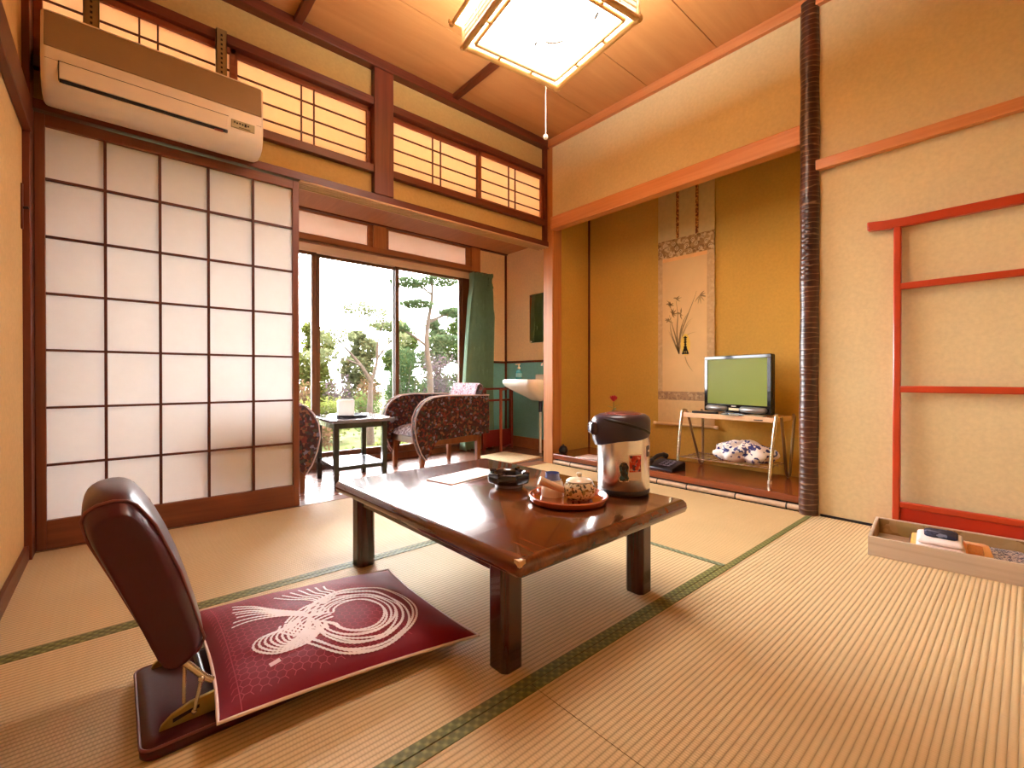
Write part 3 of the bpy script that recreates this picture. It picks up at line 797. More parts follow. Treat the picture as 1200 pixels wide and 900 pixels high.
for x0, x1 in ((AX0+.012, AX0+.05), (.50, AX1-.012)): obj('seam_line', MB().box(x0, x1, 2.3815, 2.39, 1.8685, 1.8695), gs_, t)
dp = obj('display_panel', MB().loft([[(x, 2.3775, 1.862), (x, 2.3805, 1.828), (x, 2.39, 1.828), (x, 2.388, 1.862)] for x in (.398, .492)]), plain('pale_green_grey_display', (176, 172, 142), .3), t, bevel=.001, label='pale greenish display strip')
mk = MB()
for x0, z0 in ((.408, 1.850), (.418, 1.848), (.429, 1.849), (.440, 1.848), (.462, 1.848)): mk.box(x0, x0+.006, 2.3765, 2.379, z0-.002, z0+.004)
mk.box(.450, .458, 2.3765, 2.379, 1.842, 1.855); mk.box(.428, .474, 2.3785, 2.381, 1.8325, 1.8345)
sub('display_marks', mk, M['dark'], dp)
obj('badge', MB().loft([[(x, 2.3838, 1.7985-.006), (x, 2.3825, 1.804-.006), (x, 2.388, 1.804-.006), (x, 2.389, 1.7985-.006)] for x in (.335, .367)]), plain('small_red_badge', (150, 60, 40), .4), t, label='small dark red badge')
for x0, x1 in ((-.095, -.045), (.366, .410)):
    r_ = MB().box(x0, x1, 2.553, 2.560, 2.02, 2.36).box(x0, x0+.004, 2.553, 2.576, 2.02, 2.36).box(x1-.004, x1, 2.553, 2.576, 2.02, 2.36)
    ro = obj('mounting_rail', r_, plain('olive_galvanised_rail', (150, 128, 88), .4, .5), t, label='olive grey slotted mounting rail')
    h_ = MB()
    for i in range(14): h_.box((x0+x1)/2-.004, (x0+x1)/2+.004, 2.5522, 2.5535, 2.04+i*.022, 2.05+i*.022)
    sub('rail_slots', h_, M['dark'], ro)

# ================================================================== CEILING LAMP
LC0 = Vector((1.335, 1.305, 0)); LR = math.radians(-8.2); SZ = .252; ZB = 2.10
t = thing('pendant_lamp', 'square bamboo-framed pendant lamp with glowing white panels under the ceiling', 'lamp', (LC0.x, LC0.y, ZB), LR)
bamboo = plain('pale_gold_bamboo', (222, 176, 110), .45, 0, .1)
bfr = MB()
c4 = [(-SZ, -SZ), (SZ, -SZ), (SZ, SZ), (-SZ, SZ)]
for i in range(4):
    a_, b_ = c4[i], c4[(i+1) % 4]
    d_ = Vector((b_[0]-a_[0], b_[1]-a_[1], 0)).normalized()*.014
    bfr.tube([Vector((*a_, 0))-d_, Vector((*b_, 0))+d_], .0135, 12)
    bfr.ball((*a_, 0), .017, 12)
    bfr.tube([(*a_, 0), (a_[0], a_[1], .105)], .0105, 10)
    k_ = .86
    bfr.tube([(a_[0]*k_, a_[1]*k_, .004), (b_[0]*k_, b_[1]*k_, .004)], .0085, 10)
    nx, ny = -(b_[1]-a_[1])/(2*SZ), (b_[0]-a_[0])/(2*SZ)
    for s in (.33, .67):
        p_ = (a_[0]+(b_[0]-a_[0])*s, a_[1]+(b_[1]-a_[1])*s)
        bfr.tube([(p_[0], p_[1], .004), (p_[0]+nx*SZ*(1-k_), p_[1]+ny*SZ*(1-k_), .006)], .007, 8)
fr = obj('bamboo_frame', bfr, bamboo, t, local=True, smooth=50)
tr = MB()
E2 = SZ+.035
c5 = [(-E2, -E2), (E2, -E2), (E2, E2), (-E2, E2)]
for i in range(4):
    a_, b_ = c5[i], c5[(i+1) % 4]
    d_ = Vector((b_[0]-a_[0], b_[1]-a_[1], 0)).normalized()*.02
    tr.tube([Vector((*a_, .108))-d_, Vector((*b_, .108))+d_], .009, 10)
obj('upper_trim', tr, bamboo, t, local=True, smooth=50)
LAMP = emit('lamp_diffuser_glow', (1.0, .97, .92), 12.0)
LAMPS = emit('lamp_side_glow', (1.0, .88, .60), .75)
obj('lamp_diffuser', MB().box(-SZ+.008, SZ-.008, -SZ+.008, SZ-.008, .016, .020), LAMP, t, local=True, label='white glowing bottom panel')
for i in range(4):
    rm = Matrix.Rotation(i*PI/2, 4, 'Z')
    pn = obj('side_panel', MB().box(-SZ+.006, SZ-.006, -SZ-.001, -SZ+.002, .010, .104).move(rm), LAMPS, t, local=True, label='yellowish glowing side panel')
    sl = MB()
    for zz in (.036, .060, .084): sl.box(-SZ+.006, SZ-.006, -SZ-.005, -SZ-.001, zz-.0028, zz+.0028)
    for xx in (-.15, -.125, .125, .15): sl.box(xx-.0028, xx+.0028, -SZ-.005, -SZ-.001, .010, .104)
    sub('side_lattice', sl.move(rm), bamboo, pn, local=True)
tcap = MB().box(-E2, E2, -E2, E2, .104, .112)
obj('lamp_cover', tcap, emit('lamp_top_glow', (1.0, .97, .92), 25.0), t, local=True, label='glowing translucent top cover')
obj('canopy', MB().lathe([(.05, ZC-ZB-.03), (.055, ZC-ZB-.001)], n=24), plain('canopy_white', (226, 214, 196), .5), t, local=True, smooth=40)
cb = MB()
for dx, dy in ((.2, .2), (-.2, .2), (.2, -.2), (-.2, -.2)): cb.tube([(dx, dy, .112), (dx*.15, dy*.15, ZC-ZB-.03)], .0025, 6)
obj('suspension_cords', cb, plain('cream_cord', (220, 204, 176), .7), t, local=True, smooth=60)
arc = [( .02+.075*math.cos(a_), -.02+.075*math.sin(a_), .0105) for a_ in [math.radians(20+i*9) for i in range(8)]]
silhouettem = plain('grey_tube_silhouette', (120, 104, 84), .5)  # dark strips stand for tube silhouettes showing through the diffuser
obj('tube_silhouette', MB().tube(arc, [.002, .004, .005, .005, .004, .005, .005, .002], 6), silhouettem, t, local=True, smooth=60)
for p_ in (((-.10, -.13), (-.085, -.165)), ((.12, -.15), (.108, -.185)), ((.00, .075), (.004, .092))):
    obj('tube_silhouette', MB().tube([(*p_[0], .0105), (*p_[1], .0105)], .005, 6), silhouettem, t, local=True, smooth=60)
Rl = Matrix.Rotation(-LR, 4, 'Z')
cd = Rl @ Vector((1.583-LC0.x, 1.560-LC0.y, 0))
pc = obj('pull_cord', MB().tube([(cd.x, cd.y, .012), (cd.x, cd.y, -.225)], .0022, 8), plain('white_cord', (236, 224, 206), .6), t, local=True, smooth=60)
sub('cord_knob', MB().ball((cd.x, cd.y, -.236), .0125, 14), plain('white_knob', (240, 228, 210), .3), pc, local=True, smooth=80)

# ================================================================== ALCOVE OBJECTS
# hanging scroll
YS0, YS1, XS = 1.884, 1.449, 3.136
t = thing('hanging_scroll', 'tall hanging scroll with a flower painting on the alcove wall', 'scroll', (XS, 1.667, .335))
silk = plain('pale_olive_silk', (214, 190, 130), .6, 0, .06, 30)
silk2 = plain('pale_beige_silk', (222, 186, 128), .6, 0, .05, 30)
sc = MB().box(XS, XS+.003, YS1, YS0, 1.722, 2.24)
obj('upper_cloth', sc, silk, t)
obj('lower_cloth', MB().box(XS, XS+.003, YS1, YS0, .345, .525), silk2, t)
brc = patches('gold_brocade', [(0, (164, 126, 78)), (.4, (186, 150, 98)), (.65, (216, 188, 138)), (.85, (140, 106, 62))], 60, .6)
brp = patches('pale_brocade', [(0, (206, 172, 122)), (.5, (201, 166, 116)), (.8, (212, 180, 130))], 60, .6)
fl = MB().box(XS, XS+.003, YS1, YS0, 1.588, 1.722); fl.mi = 1; rg = random.Random(5)
for i in range(16):
    cy_, cz_ = YS1+.03+.025*i+rg.uniform(-.004, .004), 1.615+(i % 3)*.038+rg.uniform(-.006, .006)
    fl.tube([(XS-.0005, cy_+.013*math.cos(a_*PI/6), cz_+.013*math.sin(a_*PI/6)) for a_ in range(12)], .0022, 5, closed=True)
    fl.ball((XS-.0005, cy_, cz_), .004, 6)
obj('brocade_band', fl, [brc, plain('pale_gold_thread', (222, 198, 150), .5)], t, label='brown and gold flowered brocade band')
obj('side_band', MB().box(XS, XS+.003, 1.846, YS0, .525, 1.588), brp, t); obj('side_band', MB().box(XS, XS+.003, YS1, 1.502, .525, 1.588), brp, t)
obj('lower_band', MB().box(XS-.0003, XS+.003, YS1, YS0, .525, .588), patches('grey_brocade', [(0, (176, 140, 100)), (.5, (156, 124, 92)), (.8, (196, 164, 120))], 70, .6), t, label='greyish brown brocade band under the painting')
pnt = MB().box(XS-.0008, XS+.002, 1.502, 1.846, .588, 1.588)
pn = obj('painting', pnt, plain('aged_painting_silk', (226, 190, 130), .6, 0, .08, 3), t)
obj('painting_edge', MB().box(XS-.0012, XS, 1.502, 1.846, 1.560, 1.588), plain('peach_edge', (240, 188, 120), .6), t)
ink = MB(); XI = XS-.0018
def stroke(pts, w0, w1, mi=0):
    P_ = smooth_path([Vector(p) for p in pts], .012); n_ = len(P_); ink.mi = mi; V = []
    for i, p in enumerate(P_):
        a_ = P_[max(0, i-1)]; b_ = P_[min(n_-1, i+1)]; tt = (b_-a_).normalized(); nn = Vector((-tt.y, tt.x))
        s = i/(n_-1); w = (w0+(w1-w0)*s)*(.35+.65*math.sin(PI*min(1, s*1.0+.08)))
        V.append((ink.bm.verts.new((XI, p.x+nn.x*w, p.y+nn.y*w)), ink.bm.verts.new((XI, p.x-nn.x*w, p.y-nn.y*w))))
    for (a_, b_), (c_, d_) in zip(V, V[1:]): ink.bm.faces.new((a_, b_, d_, c_)).material_index = mi
B0 = (1.712, .865)
for pts in ([B0, (1.735, .98), (1.765, 1.08), (1.790, 1.16)], [B0, (1.728, 1.02), (1.722, 1.15), (1.735, 1.26)], [B0, (1.70, 1.0), (1.655, 1.12), (1.60, 1.25), (1.578, 1.31)],
            [(1.715, .93), (1.69, 1.07), (1.645, 1.16)], [B0, (1.745, .95), (1.775, 1.03), (1.782, 1.10)]):
    stroke(pts, .0065, .003)
for pts in ([(1.70, .95), (1.66, 1.05), (1.62, 1.10)], [(1.70, .93), (1.65, 1.00), (1.58, 1.02)], [(1.69, 1.0), (1.645, 1.09), (1.605, 1.12)], [B0, (1.69, .98), (1.68, 1.12)], [B0, (1.76, .97), (1.80, 1.05)]):
    stroke(pts, .004, .0015, 1)
rg = random.Random(9)
for cy_, cz_, n_ in ((1.785, 1.24, 9), (1.765, 1.17, 9), (1.795, 1.12, 8), (1.735, 1.28, 6), (1.70, 1.16, 6)):
    for i in range(n_):
        a_ = rg.uniform(0, 2*PI); l_ = rg.uniform(.02, .045)
        stroke([(cy_, cz_), (cy_+l_*.5*math.cos(a_+.2), cz_+l_*.5*math.sin(a_+.2)), (cy_+l_*math.cos(a_), cz_+l_*math.sin(a_))], .0055, .003, i % 2)
for i in range(8):
    a_ = rg.uniform(-2.6, -.4) if i % 2 else rg.uniform(2.4, 3.6)
    stroke([(1.555, 1.275), (1.555+.025*math.cos(a_), 1.275+.03*math.sin(a_)), (1.555+.045*math.cos(a_), 1.27+.055*math.sin(a_))], .005, .003, i % 2)
stroke([(1.665, .845), (1.645, .79), (1.605, .735)], .005, .002, 1)
sub('ink_flowers', ink, [plain('dark_ink', (152, 124, 80), .8), plain('pale_ink', (182, 150, 98), .8)], pn, label='grey ink flowers with long leaves')
yl = MB(); yl.face([(XI-.0004, 1.662+.036*math.cos(a_*PI/16), .932+.078*math.sin(a_*PI/16)) for a_ in range(32)])
sub('yellow_spot', yl, plain('yellow_wash', (236, 200, 80), .7), pn, label='yellow oval behind dark brush writing')
wr = MB(); XQ = XI-.0010
def bar(y0, z0, y1, z1, w):
    d_ = Vector((y1-y0, z1-z0)).normalized(); n_ = Vector((-d_.y, d_.x))*w
    wr.face([(XQ, y0+n_.x, z0+n_.y), (XQ, y1+n_.x, z1+n_.y), (XQ, y1-n_.x, z1-n_.y), (XQ, y0-n_.x, z0-n_.y)])
for q in ((1.662, .994, 1.662, .905, .0055), (1.676, .983, 1.648, .983, .004), (1.673, .968, 1.650, .968, .003), (1.674, .950, 1.650, .950, .004), (1.671, .932, 1.652, .932, .004),
          (1.675, .915, 1.649, .915, .005), (1.664, .918, 1.684, .862, .006), (1.660, .918, 1.640, .862, .006), (1.678, .890, 1.648, .890, .005), (1.662, .905, 1.662, .868, .005), (1.682, .868, 1.642, .868, .005)): bar(*q)
sub('brush_writing', wr, plain('black_ink', (54, 44, 24), .8), pn, label='dark vertical brush writing')
fut = patches('red_gold_strip', [(0, (120, 60, 30)), (.5, (176, 112, 58)), (.8, (214, 160, 90))], 90, .6)
for yy in (1.724, 1.574): obj('hanging_strip', MB().box(XS-.004, XS-.0025, yy-.011, yy+.011, 1.722, 2.24), fut, t, label='narrow red and gold strip')
rd = obj('roller', MB().tube([(XS-.010, YS1-.004, .345), (XS-.010, YS0+.004, .345)], .010, 14), silk2, t, smooth=50)
for y0, y1 in ((YS1-.004, YS1-.028), (YS0+.004, YS0+.028)):
    sub('roller_knob', MB().tube([(XS-.010, y0, .345), (XS-.010, (y0+y1)/2, .345), (XS-.010, y1, .345)], [.010, .012, .012], 14), plain('ivory_knob', (248, 218, 172), .3), rd, smooth=50, label='ivory roller knob')
obj('hanging_cord', MB().tube([(XS+.004, YS0-.05, 2.24), (XS+.004, 1.667, 2.36), (XS+.004, YS1+.05, 2.24)], .002, 6), plain('brown_cord', (110, 70, 40), .7), t)

# tv stand
PZ = .08
t = thing('tv_stand', 'folding metal television stand with a beige top in the alcove', 'stand', (2.97, 1.25, PZ))
obj('stand_top', MB().hexa([(2.858, .975, .428), (3.09, .955, .432), (3.09, 1.50, .432), (2.858, 1.532, .428)], [(2.858, .975, .458), (3.09, .955, .458), (3.09, 1.50, .458), (2.858, 1.532, .458)]),
    plain('beige_laminate', (230, 190, 150), .4), t, bevel=.003)
obj('top_mark', MB().box(2.8565, 2.858, 1.035, 1.085, .436, .442), M['dark'], t)
def legtube(pts): return MB().tube(smooth_path3(pts), .0095, 12)
def smooth_path3(P_, n=6):
    P_ = [Vector(p) for p in P_]; out = []
    for i in range(len(P_)-1):
        p0 = P_[max(0, i-1)]; p1 = P_[i]; p2 = P_[i+1]; p3 = P_[min(len(P_)-1, i+2)]
        for k in range(n):
            s = k/n; out.append(.5*((2*p1)+(-p0+p2)*s+(2*p0-5*p1+4*p2-p3)*s*s+(-p0+3*p1-3*p2+p3)*s**3))
    out.append(P_[-1]); return out
for (yt, yb) in ((1.540, 1.556), (.966, .988)):
    f = obj('front_leg', MB().tube(smooth_path3([(2.830, yb, PZ+.004), (2.845, (yt+yb)/2, .30), (2.862, yt, .452), (2.880, yt, .474), (2.91, yt-.004, .468)]), .0095, 12), M['chrome'], t, smooth=60)
    sub('rubber_foot', MB().tube([(2.829, yb, PZ), (2.8305, yb, PZ+.018)], .0115, 12), plain('pale_foot', (200, 186, 160), .6), f, smooth=50)
for (yt, yb, s) in ((1.516, 1.506, 1), (.945, .962, -1)):
    obj('rear_leg', MB().tube([(2.885, yt, .462), (3.050, yb+.010, PZ+.040), (3.060, yb+.009, PZ+.018), (3.072, yb+.007, PZ+.009), (3.084, yb+.005, PZ+.014), (3.092, yb+.003, PZ+.035), (3.102, yt, .440), (3.098, yt, .458), (3.085, yt, .466)], .0085, 12), plain('dark_chrome', (150, 122, 88), .3, .8), t, smooth=60)
wr_ = MB()
for x in (2.84, 2.90, 2.96, 3.02, 3.08): wr_.tube([(x, .985, .165), (x, 1.545, .165)], .004 if x in (2.84, 3.08) else .0025, 8)
for y in (1.0, 1.18, 1.36, 1.53): wr_.tube([(2.84, y, .165), (3.08, y, .165)], .0025, 6)
obj('wire_shelf', wr_, M['chrome'], t, smooth=60)

# television
TVR = -math.atan2(2.985-2.86, 1.452-.99)
t = thing('television', 'small flat television with a glossy screen coloured green like the reflected window on the metal stand', 'television', (2.93, 1.215, .458), TVR)
w2 = .236
blk = plain('piano_black', (16, 14, 14), .08, 0, .05, coat=.6)
bz = MB()
zb, zt = .012, .372
bz.box(-.012, .0, -w2, w2, zt-.022, zt).box(-.012, .0, -w2, w2, zb, zb+.052).box(-.012, .0, -w2, -w2+.026, zb+.05, zt-.02).box(-.012, .0, w2-.026, w2, zb+.05, zt-.02)
obj('bezel', bz, blk, t, local=True, bevel=.003)
obj('casing', MB().loft([[(0, -w2, zb), (0, w2, zb), (0, w2, zt), (0, -w2, zt)], [(.03, -w2+.004, zb+.004), (.03, w2-.004, zb+.004), (.03, w2-.004, zt-.004), (.03, -w2+.004, zt-.004)], [(.06, -w2+.05, zb+.03), (.06, w2-.05, zb+.03), (.06, w2-.05, zt-.05), (.06, -w2+.05, zt-.05)]]), plain('matt_black_case', (24, 20, 20), .4), t, local=True, bevel=.003)
obj('screen', MB().box(-.009, -.004, -w2+.024, w2-.024, zb+.05, zt-.020), plain('screen_window_reflection', (122, 132, 54), .30, 0, .05, 3, spec=.10), t, local=True)  # green base colour stands for the window reflected in the screen
for y0, y1 in ((-w2+.022, -.035), (.055, w2-.022)):
    obj('speaker', MB().tube([(-.014, y0, zb+.026), (-.018, y0+.014, zb+.024), (-.018, y1-.014, zb+.024), (-.014, y1, zb+.024)], [.008, .0175, .0175, .008], 14), plain('silver_grey_speaker', (128, 122, 116), .3, .4), t, local=True, smooth=60, label='silver grey speaker bar')
obj('logo_plate', MB().box(-.0145, -.012, -.025, .046, zb+.014, zb+.030), plain('pale_name_plate', (232, 206, 160), .4), t, local=True, label='pale plate under the screen')
obj('maker_mark', MB().tube([(-.0128, -.006, zb+.041), (-.0128, .026, zb+.041)], .004, 8), plain('silver_mark', (214, 206, 190), .3, .5), t, local=True)
obj('stand_neck', MB().tube([(.02, 0, .0), (.02, 0, .06)], .03, 16), blk, t, local=True, smooth=40)
obj('stand_foot', MB().lathe([(.001, .012), (.07, .010), (.105, .004), (.105, 0), (.001, 0)], (0.015, 0, 0), 32, cap=False), plain('grey_glass_foot', (120, 128, 122), .1, 0, coat=.8), t, local=True, smooth=40)

o = obj('remote_control', MB().box(-.018, .018, -.08, .08, 0, .014).move(Matrix.Translation((2.885, 1.395, .458)) @ Matrix.Rotation(.06, 4, 'Z')), plain('black_remote', (34, 28, 26), .4), bevel=.004)
tag(o, 'black remote control lying on the stand left of the television foot', 'remote control')
o = obj('folded_leaflet', MB().box(-.03, .03, -.085, .085, 0, .006).move(Matrix.Translation((2.893, 1.12, .458)) @ Matrix.Rotation(-.05, 4, 'Z')), plain('grey_leaflet', (196, 180, 150), .5), bevel=.001)
tag(o, 'pale leaflet lying on the stand in front of the television foot', 'leaflet')

# patterned bundle on the wire shelf
bn = MB(); rg = random.Random(2)
def bund(u, v):
    a_ = 2*PI*u; b_ = PI*(v-.5)
    n_ = 1+.34*noise.noise(Vector((math.cos(a_)*2.2, math.sin(a_)*2.2, v*4)))+.20*noise.noise(Vector((math.cos(a_)*5, math.sin(a_)*5, v*7)))
    return Vector((2.955+.095*math.cos(a_)*math.cos(b_)*n_, 1.180+.175*math.sin(a_)*math.cos(b_)*n_, max(.1685, .222+.070*math.sin(b_)*n_)))
bn.grid(bund, 48, 20)
o = obj('cloth_bundle', bn, patches('white_navy_floral', [(0, (240, 228, 220)), (.66, (44, 50, 110)), (.82, (238, 224, 216)), (.91, (80, 80, 126))], 62, .8), smooth=80)
tag(o, 'crumpled white cloth bundle with navy blots on the wire shelf', 'cloth bundle')

# telephone
t = thing('telephone', 'black desk telephone on the alcove platform beside the stand leg', 'telephone', (2.765, 1.600, PZ), math.radians(-6))
bk_ = plain('black_abs', (26, 22, 30), .3)
obj('phone_base', MB().prism([(-.075, 0), (.075, 0), (.075, .052), (.06, .058), (-.06, .024), (-.075, .016)], 'y', -.095, .095), bk_, t, local=True, bevel=.004)
hs_ = MB().tube(smooth_path3([(-.085, .062, .046), (-.06, .066, .060), (0, .068, .080), (.055, .066, .082), (.085, .062, .070)]), [.016]*3+[.018]*3+[.014]*12+[.018]*4+[.02]*3, 12)
obj('handset', hs_, bk_, t, local=True, smooth=60)
kp = MB()
for i in range(4):
    for j in range(3): 
        x = -.045+i*.022; kp.box(x-.006, x+.006, -.060+j*.032, -.040+j*.032, .030+(x+.06)*.283, .0345+(x+.06)*.283)
obj('keypad', kp, plain('grey_keys', (140, 130, 150), .4), t, local=True, bevel=.001)
obj('cord', MB().tube([(.03+.006*math.cos(i*.9), .10+.004*i, .010+.006*math.sin(i*.9)) for i in range(30)], .002, 6), bk_, t, local=True, smooth=60)

# bud vase, burner and envelope
t = thing('bud_vase', 'slim vase holding one red flower on the alcove platform', 'vase', (2.785, 2.035, PZ))
obj('vase_body', MB().lathe([(.001, 0), (.035, 0), (.042, .03), (.044, .09), (.034, .15), (.016, .20), (.012, .26), (.016, .285), (.012, .285), (.009, .26)], n=28, cap=False), plain('brown_stoneware', (104, 64, 40), .35), t, local=True, smooth=50)
st = obj('flower_stem', MB().tube([(0, 0, .20), (.002, .006, .32), (-.002, .004, .43)], .0026, 6), plain('green_stem', (92, 104, 40), .6), t, local=True, smooth=60)
lf = MB()
for a_, zz in ((.3, .37), (2.0, .385), (3.6, .36), (5.0, .395), (1.2, .345)):
    d_ = Vector((math.cos(a_), math.sin(a_), .35)); n_ = Vector((-math.sin(a_), math.cos(a_), 0))*.012
    b_ = Vector((0, .004, zz)); lf.face([b_, b_+d_*.022+n_, b_+d_*.05, b_+d_*.022-n_])
sub('flower_leaves', lf, plain('green_leaf', (112, 130, 50), .6), st, local=True, solid=.001)
pt = MB(); rg = random.Random(4)
for i in range(16):
    a_ = i*2.4; tl = .25+.05*i
    d_ = Vector((math.cos(a_)*tl, math.sin(a_)*tl, 1)).normalized(); n_ = d_.cross(Vector((0, 0, 1)))
    n_ = n_.normalized()*.010; b_ = Vector((-.002, .004, .432)); L_ = .050
    pt.face([b_, b_+d_*L_*.6+n_*1.5, b_+d_*L_+n_*.3, b_+d_*L_-n_*.3, b_+d_*L_*.6-n_])
obj('flower_head', pt, plain('deep_red_petal', (176, 28, 36), .6), t, local=True, solid=.001)
t = thing('incense_burner', 'small round black incense burner at the corner post of the alcove', 'incense burner', (2.715, 2.478, PZ))
obj('burner_body', MB().lathe([(.001, 0), (.022, 0), (.036, .014), (.038, .032), (.030, .046), (.001, .047)], n=28, cap=False), plain('black_bronze', (24, 18, 18), .3), t, local=True, smooth=50)
bl = obj('lid', MB().lathe([(.031, .046), (.024, .058), (.010, .064), (.001, .065)], n=28, cap=False), plain('black_bronze_lid', (28, 22, 22), .3), t, local=True, smooth=50)
sub('lid_knob', MB().ball((0, 0, .070), .008, 10), plain('grey_knob', (100, 96, 90), .3, .6), bl, local=True, smooth=80)
env = MB().box(-.085, .085, -.10, .10, 0, .003).move(Matrix.Translation((2.755, 2.215, PZ)) @ Matrix.Rotation(.05, 4, 'Z'))
o = obj('white_envelope', env, plain('white_paper', (240, 222, 214), .5), bevel=.0008); tag(o, 'white paper folder lying flat on the alcove platform edge', 'paper')

# ================================================================== KIMONO RACK
t = thing('kimono_rack', 'tall vermilion lacquered kimono rack leaning by the right wall', 'kimono rack', (2.58, -.05, 0))
YA0, YB0 = .392, -.545
def lean(zz): return 2.604+.020*zz/1.38
def rb(y0, y1, zz, h, w=.024, up=0):
    mb = MB(); n_ = 20; rings = []
    for i in range(n_+1):
        s = i/n_; y = y0+(y1-y0)*s
        e = max(0, abs(2*s-1)-.80)/.20
        zc = zz+up*e*e
        x = lean(zc); rings.append([(x-w/2, y, zc-h/2), (x+w/2, y, zc-h/2), (x+w/2, y, zc+h/2), (x-w/2, y, zc+h/2)])
    return mb.loft(rings)
obj('top_bar', rb(.500, -.655, 1.376, .040, .032, .010), M['rackred'], t, bevel=.006)
for zz, h in ((1.093, .029), (.639, .029), (.131, .028)): obj('cross_bar', rb(YA0, YB0, zz, h, .022), M['rackred'], t, bevel=.005)
for y in (YA0, YB0):
    obj('post', MB().loft([[(lean(zz)-.013, y-.0135, zz), (lean(zz)+.013, y-.0135, zz), (lean(zz)+.013, y+.0135, zz), (lean(zz)-.013, y+.0135, zz)] for zz in (.03, .7, 1.362)]), M['rackred'], t, bevel=.005)
    obj('foot', MB().prism([(y-.030 if y > 0 else y-.09, 0), (y+.09 if y > 0 else y+.03, 0), (y+.085 if y > 0 else y+.03, .018), (y+.025, .040), (y-.025, .040), (y-.030 if y > 0 else y-.085, .018)], 'x', 2.588, 2.636), M['rackred'], t, bevel=.005)
obj('lower_panel', MB().loft([[(lean(zz)-.005, YB0, zz), (lean(zz)+.005, YB0, zz), (lean(zz)+.005, YA0, zz), (lean(zz)-.005, YA0, zz)] for zz in (.035, .121)]), M['rackred2'], t, label='deep red lower panel')

# ================================================================== CLOTHES BOX
BR = math.radians(6.0)
t = thing('clothes_box', 'shallow pale wooden clothes box on the tatami below the red rack', 'box', (2.2056, .4172, 0), BR)
bw, bl_ = .338, .46
bxw = wood('weathered_pale_wood', (186, 166, 144), (222, 204, 182), 'y', .6, 30)
def side(nm, *a): return obj(nm, MB().box(*a), bxw, t, local=True, bevel=.0015)
H_ = .074
side('front_board', 0, .011, -bl_, 0, 0, H_); side('rear_board', bw-.011, bw, -bl_, 0, 0, H_)
side('end_board', .011, bw-.011, -.011, 0, 0, H_); side('end_board', .011, bw-.011, -bl_, -bl_+.011, 0, H_)
side('bottom_board', .011, bw-.011, -bl_+.011, -.011, 0, .008)
st_ = patches('water_stained_lining', [(0, (160, 128, 84)), (.4, (190, 158, 110)), (.7, (120, 82, 44)), (.85, (176, 150, 98))], 16, .7, False)
obj('box_lining', MB().box(bw-.0125, bw-.011, -bl_+.012, -.012, .008, H_-.004).box(.012, bw-.012, -.0125, -.011, .008, H_-.004).box(.011, .0125, -bl_+.012, -.012, .008, H_-.004), st_, t, local=True, label='brown-stained lining paper')
BX = Matrix.Translation((2.2056, .4172, 0)) @ Matrix.Rotation(BR, 4, 'Z')
def soft(x0, x1, y0, y1, z0, z1, amp=.003, seed=0, n=14):
    mb = MB(); rings = []
    for k, (ins, zz) in enumerate(((.004, z0), (0, z0+.003), (0, (z0+z1)/2), (.002, z1-.004), (.010, z1))):
        rings.append([(x+amp*noise.noise(Vector((x*20, y*20, seed+k*.3))), y+amp*noise.noise(Vector((y*20, x*20, seed+5+k*.3))), zz+(amp*.8*noise.noise(Vector((x*18, y*18, seed+9))) if k > 1 else 0)) for x, y in rr_poly(x0+ins, x1-ins, y0+ins, y1-ins, .012, 6)])
    return mb.loft(rings)
def yuk():
    tt = NT('indigo_wave_cotton')
    wv = tt.n('ShaderNodeTexWave'); wv.inputs['Scale'].default_value = 16; wv.inputs['Distortion'].default_value = 9; wv.inputs['Detail'].default_value = 1; wv.inputs['Detail Scale'].default_value = 6
    tt.l(tt.coord(), wv.inputs[0])
    tt.bsdf(tt.ramp(wv.outputs[1], [(.42, lin((78, 82, 110))), (.56, lin((214, 204, 200)))]), .85, spec=.2); return tt.m
o = obj('cotton_robe', soft(.016, bw-.016, -bl_+.016, -.115, .008, .032, seed=1).move(BX), yuk(), smooth=50); tag(o, 'folded blue and white patterned cotton robe filling the wooden box', 'robe')
o = obj('yellow_towel', soft(.030, .262, -.345, -.120, .034, .054, .005, 4).move(BX), plain('marigold_cotton', (240, 166, 36), .8, 0, .1, 12, sheen=.3, bump=.15), smooth=50); tag(o, 'marigold yellow cloth folded on the patterned robe in the box', 'cloth')
t = thing('white_towel', 'small folded white towel lying on the yellow cloth in the box', 'towel', tuple(BX @ Vector((.135, -.205, .056))), BR)
tw = plain('white_terry', (244, 228, 222), .9, 0, .04, 40, sheen=.3, bump=.3)
obj('towel_fold', soft(-.085, .085, -.066, .066, 0, .013, .003, 7), tw, t, local=True, smooth=50); obj('towel_fold', soft(-.083, .085, -.064, .064, .0135, .028, .003, 8), tw, t, local=True, smooth=50)
o = obj('navy_sash', soft(.105, .200, -.255, -.160, .085, .100, .004, 12).move(BX), patches('navy_striped_cloth', [(0, (40, 40, 58)), (.55, (54, 56, 78)), (.85, (110, 112, 130))], 60, .8), smooth=50); tag(o, 'rolled dark navy sash on top of the white towel', 'sash')
def filmm():
    tt = NT('amber_clear_film'); a_ = tt.n('ShaderNodeBsdfTransparent'); a_.inputs[0].default_value = (.9, .72, .5, 1)
    g_ = tt.n('ShaderNodeBsdfGlossy'); g_.inputs['Roughness'].default_value = .12
    mx = tt.n('ShaderNodeMixShader'); mx.inputs[0].default_value = .12; tt.l(a_.outputs[0], mx.inputs[1]); tt.l(g_.outputs[0], mx.inputs[2]); tt.l(mx.outputs[0], tt.out.inputs[0]); return tt.m
pk = MB().loft([[(x, y, .055+.004+.012*noise.noise(Vector((x*40, y*40, 1)))+h) for x, y in rr_poly(.050, .130, -.318, -.278, .006, 3)] for h in (0, .014)])
o = obj('clear_packet', pk.move(BX), filmm(), bevel=.001); tag(o, 'crinkled clear packet beside the white towel in the box', 'packet')

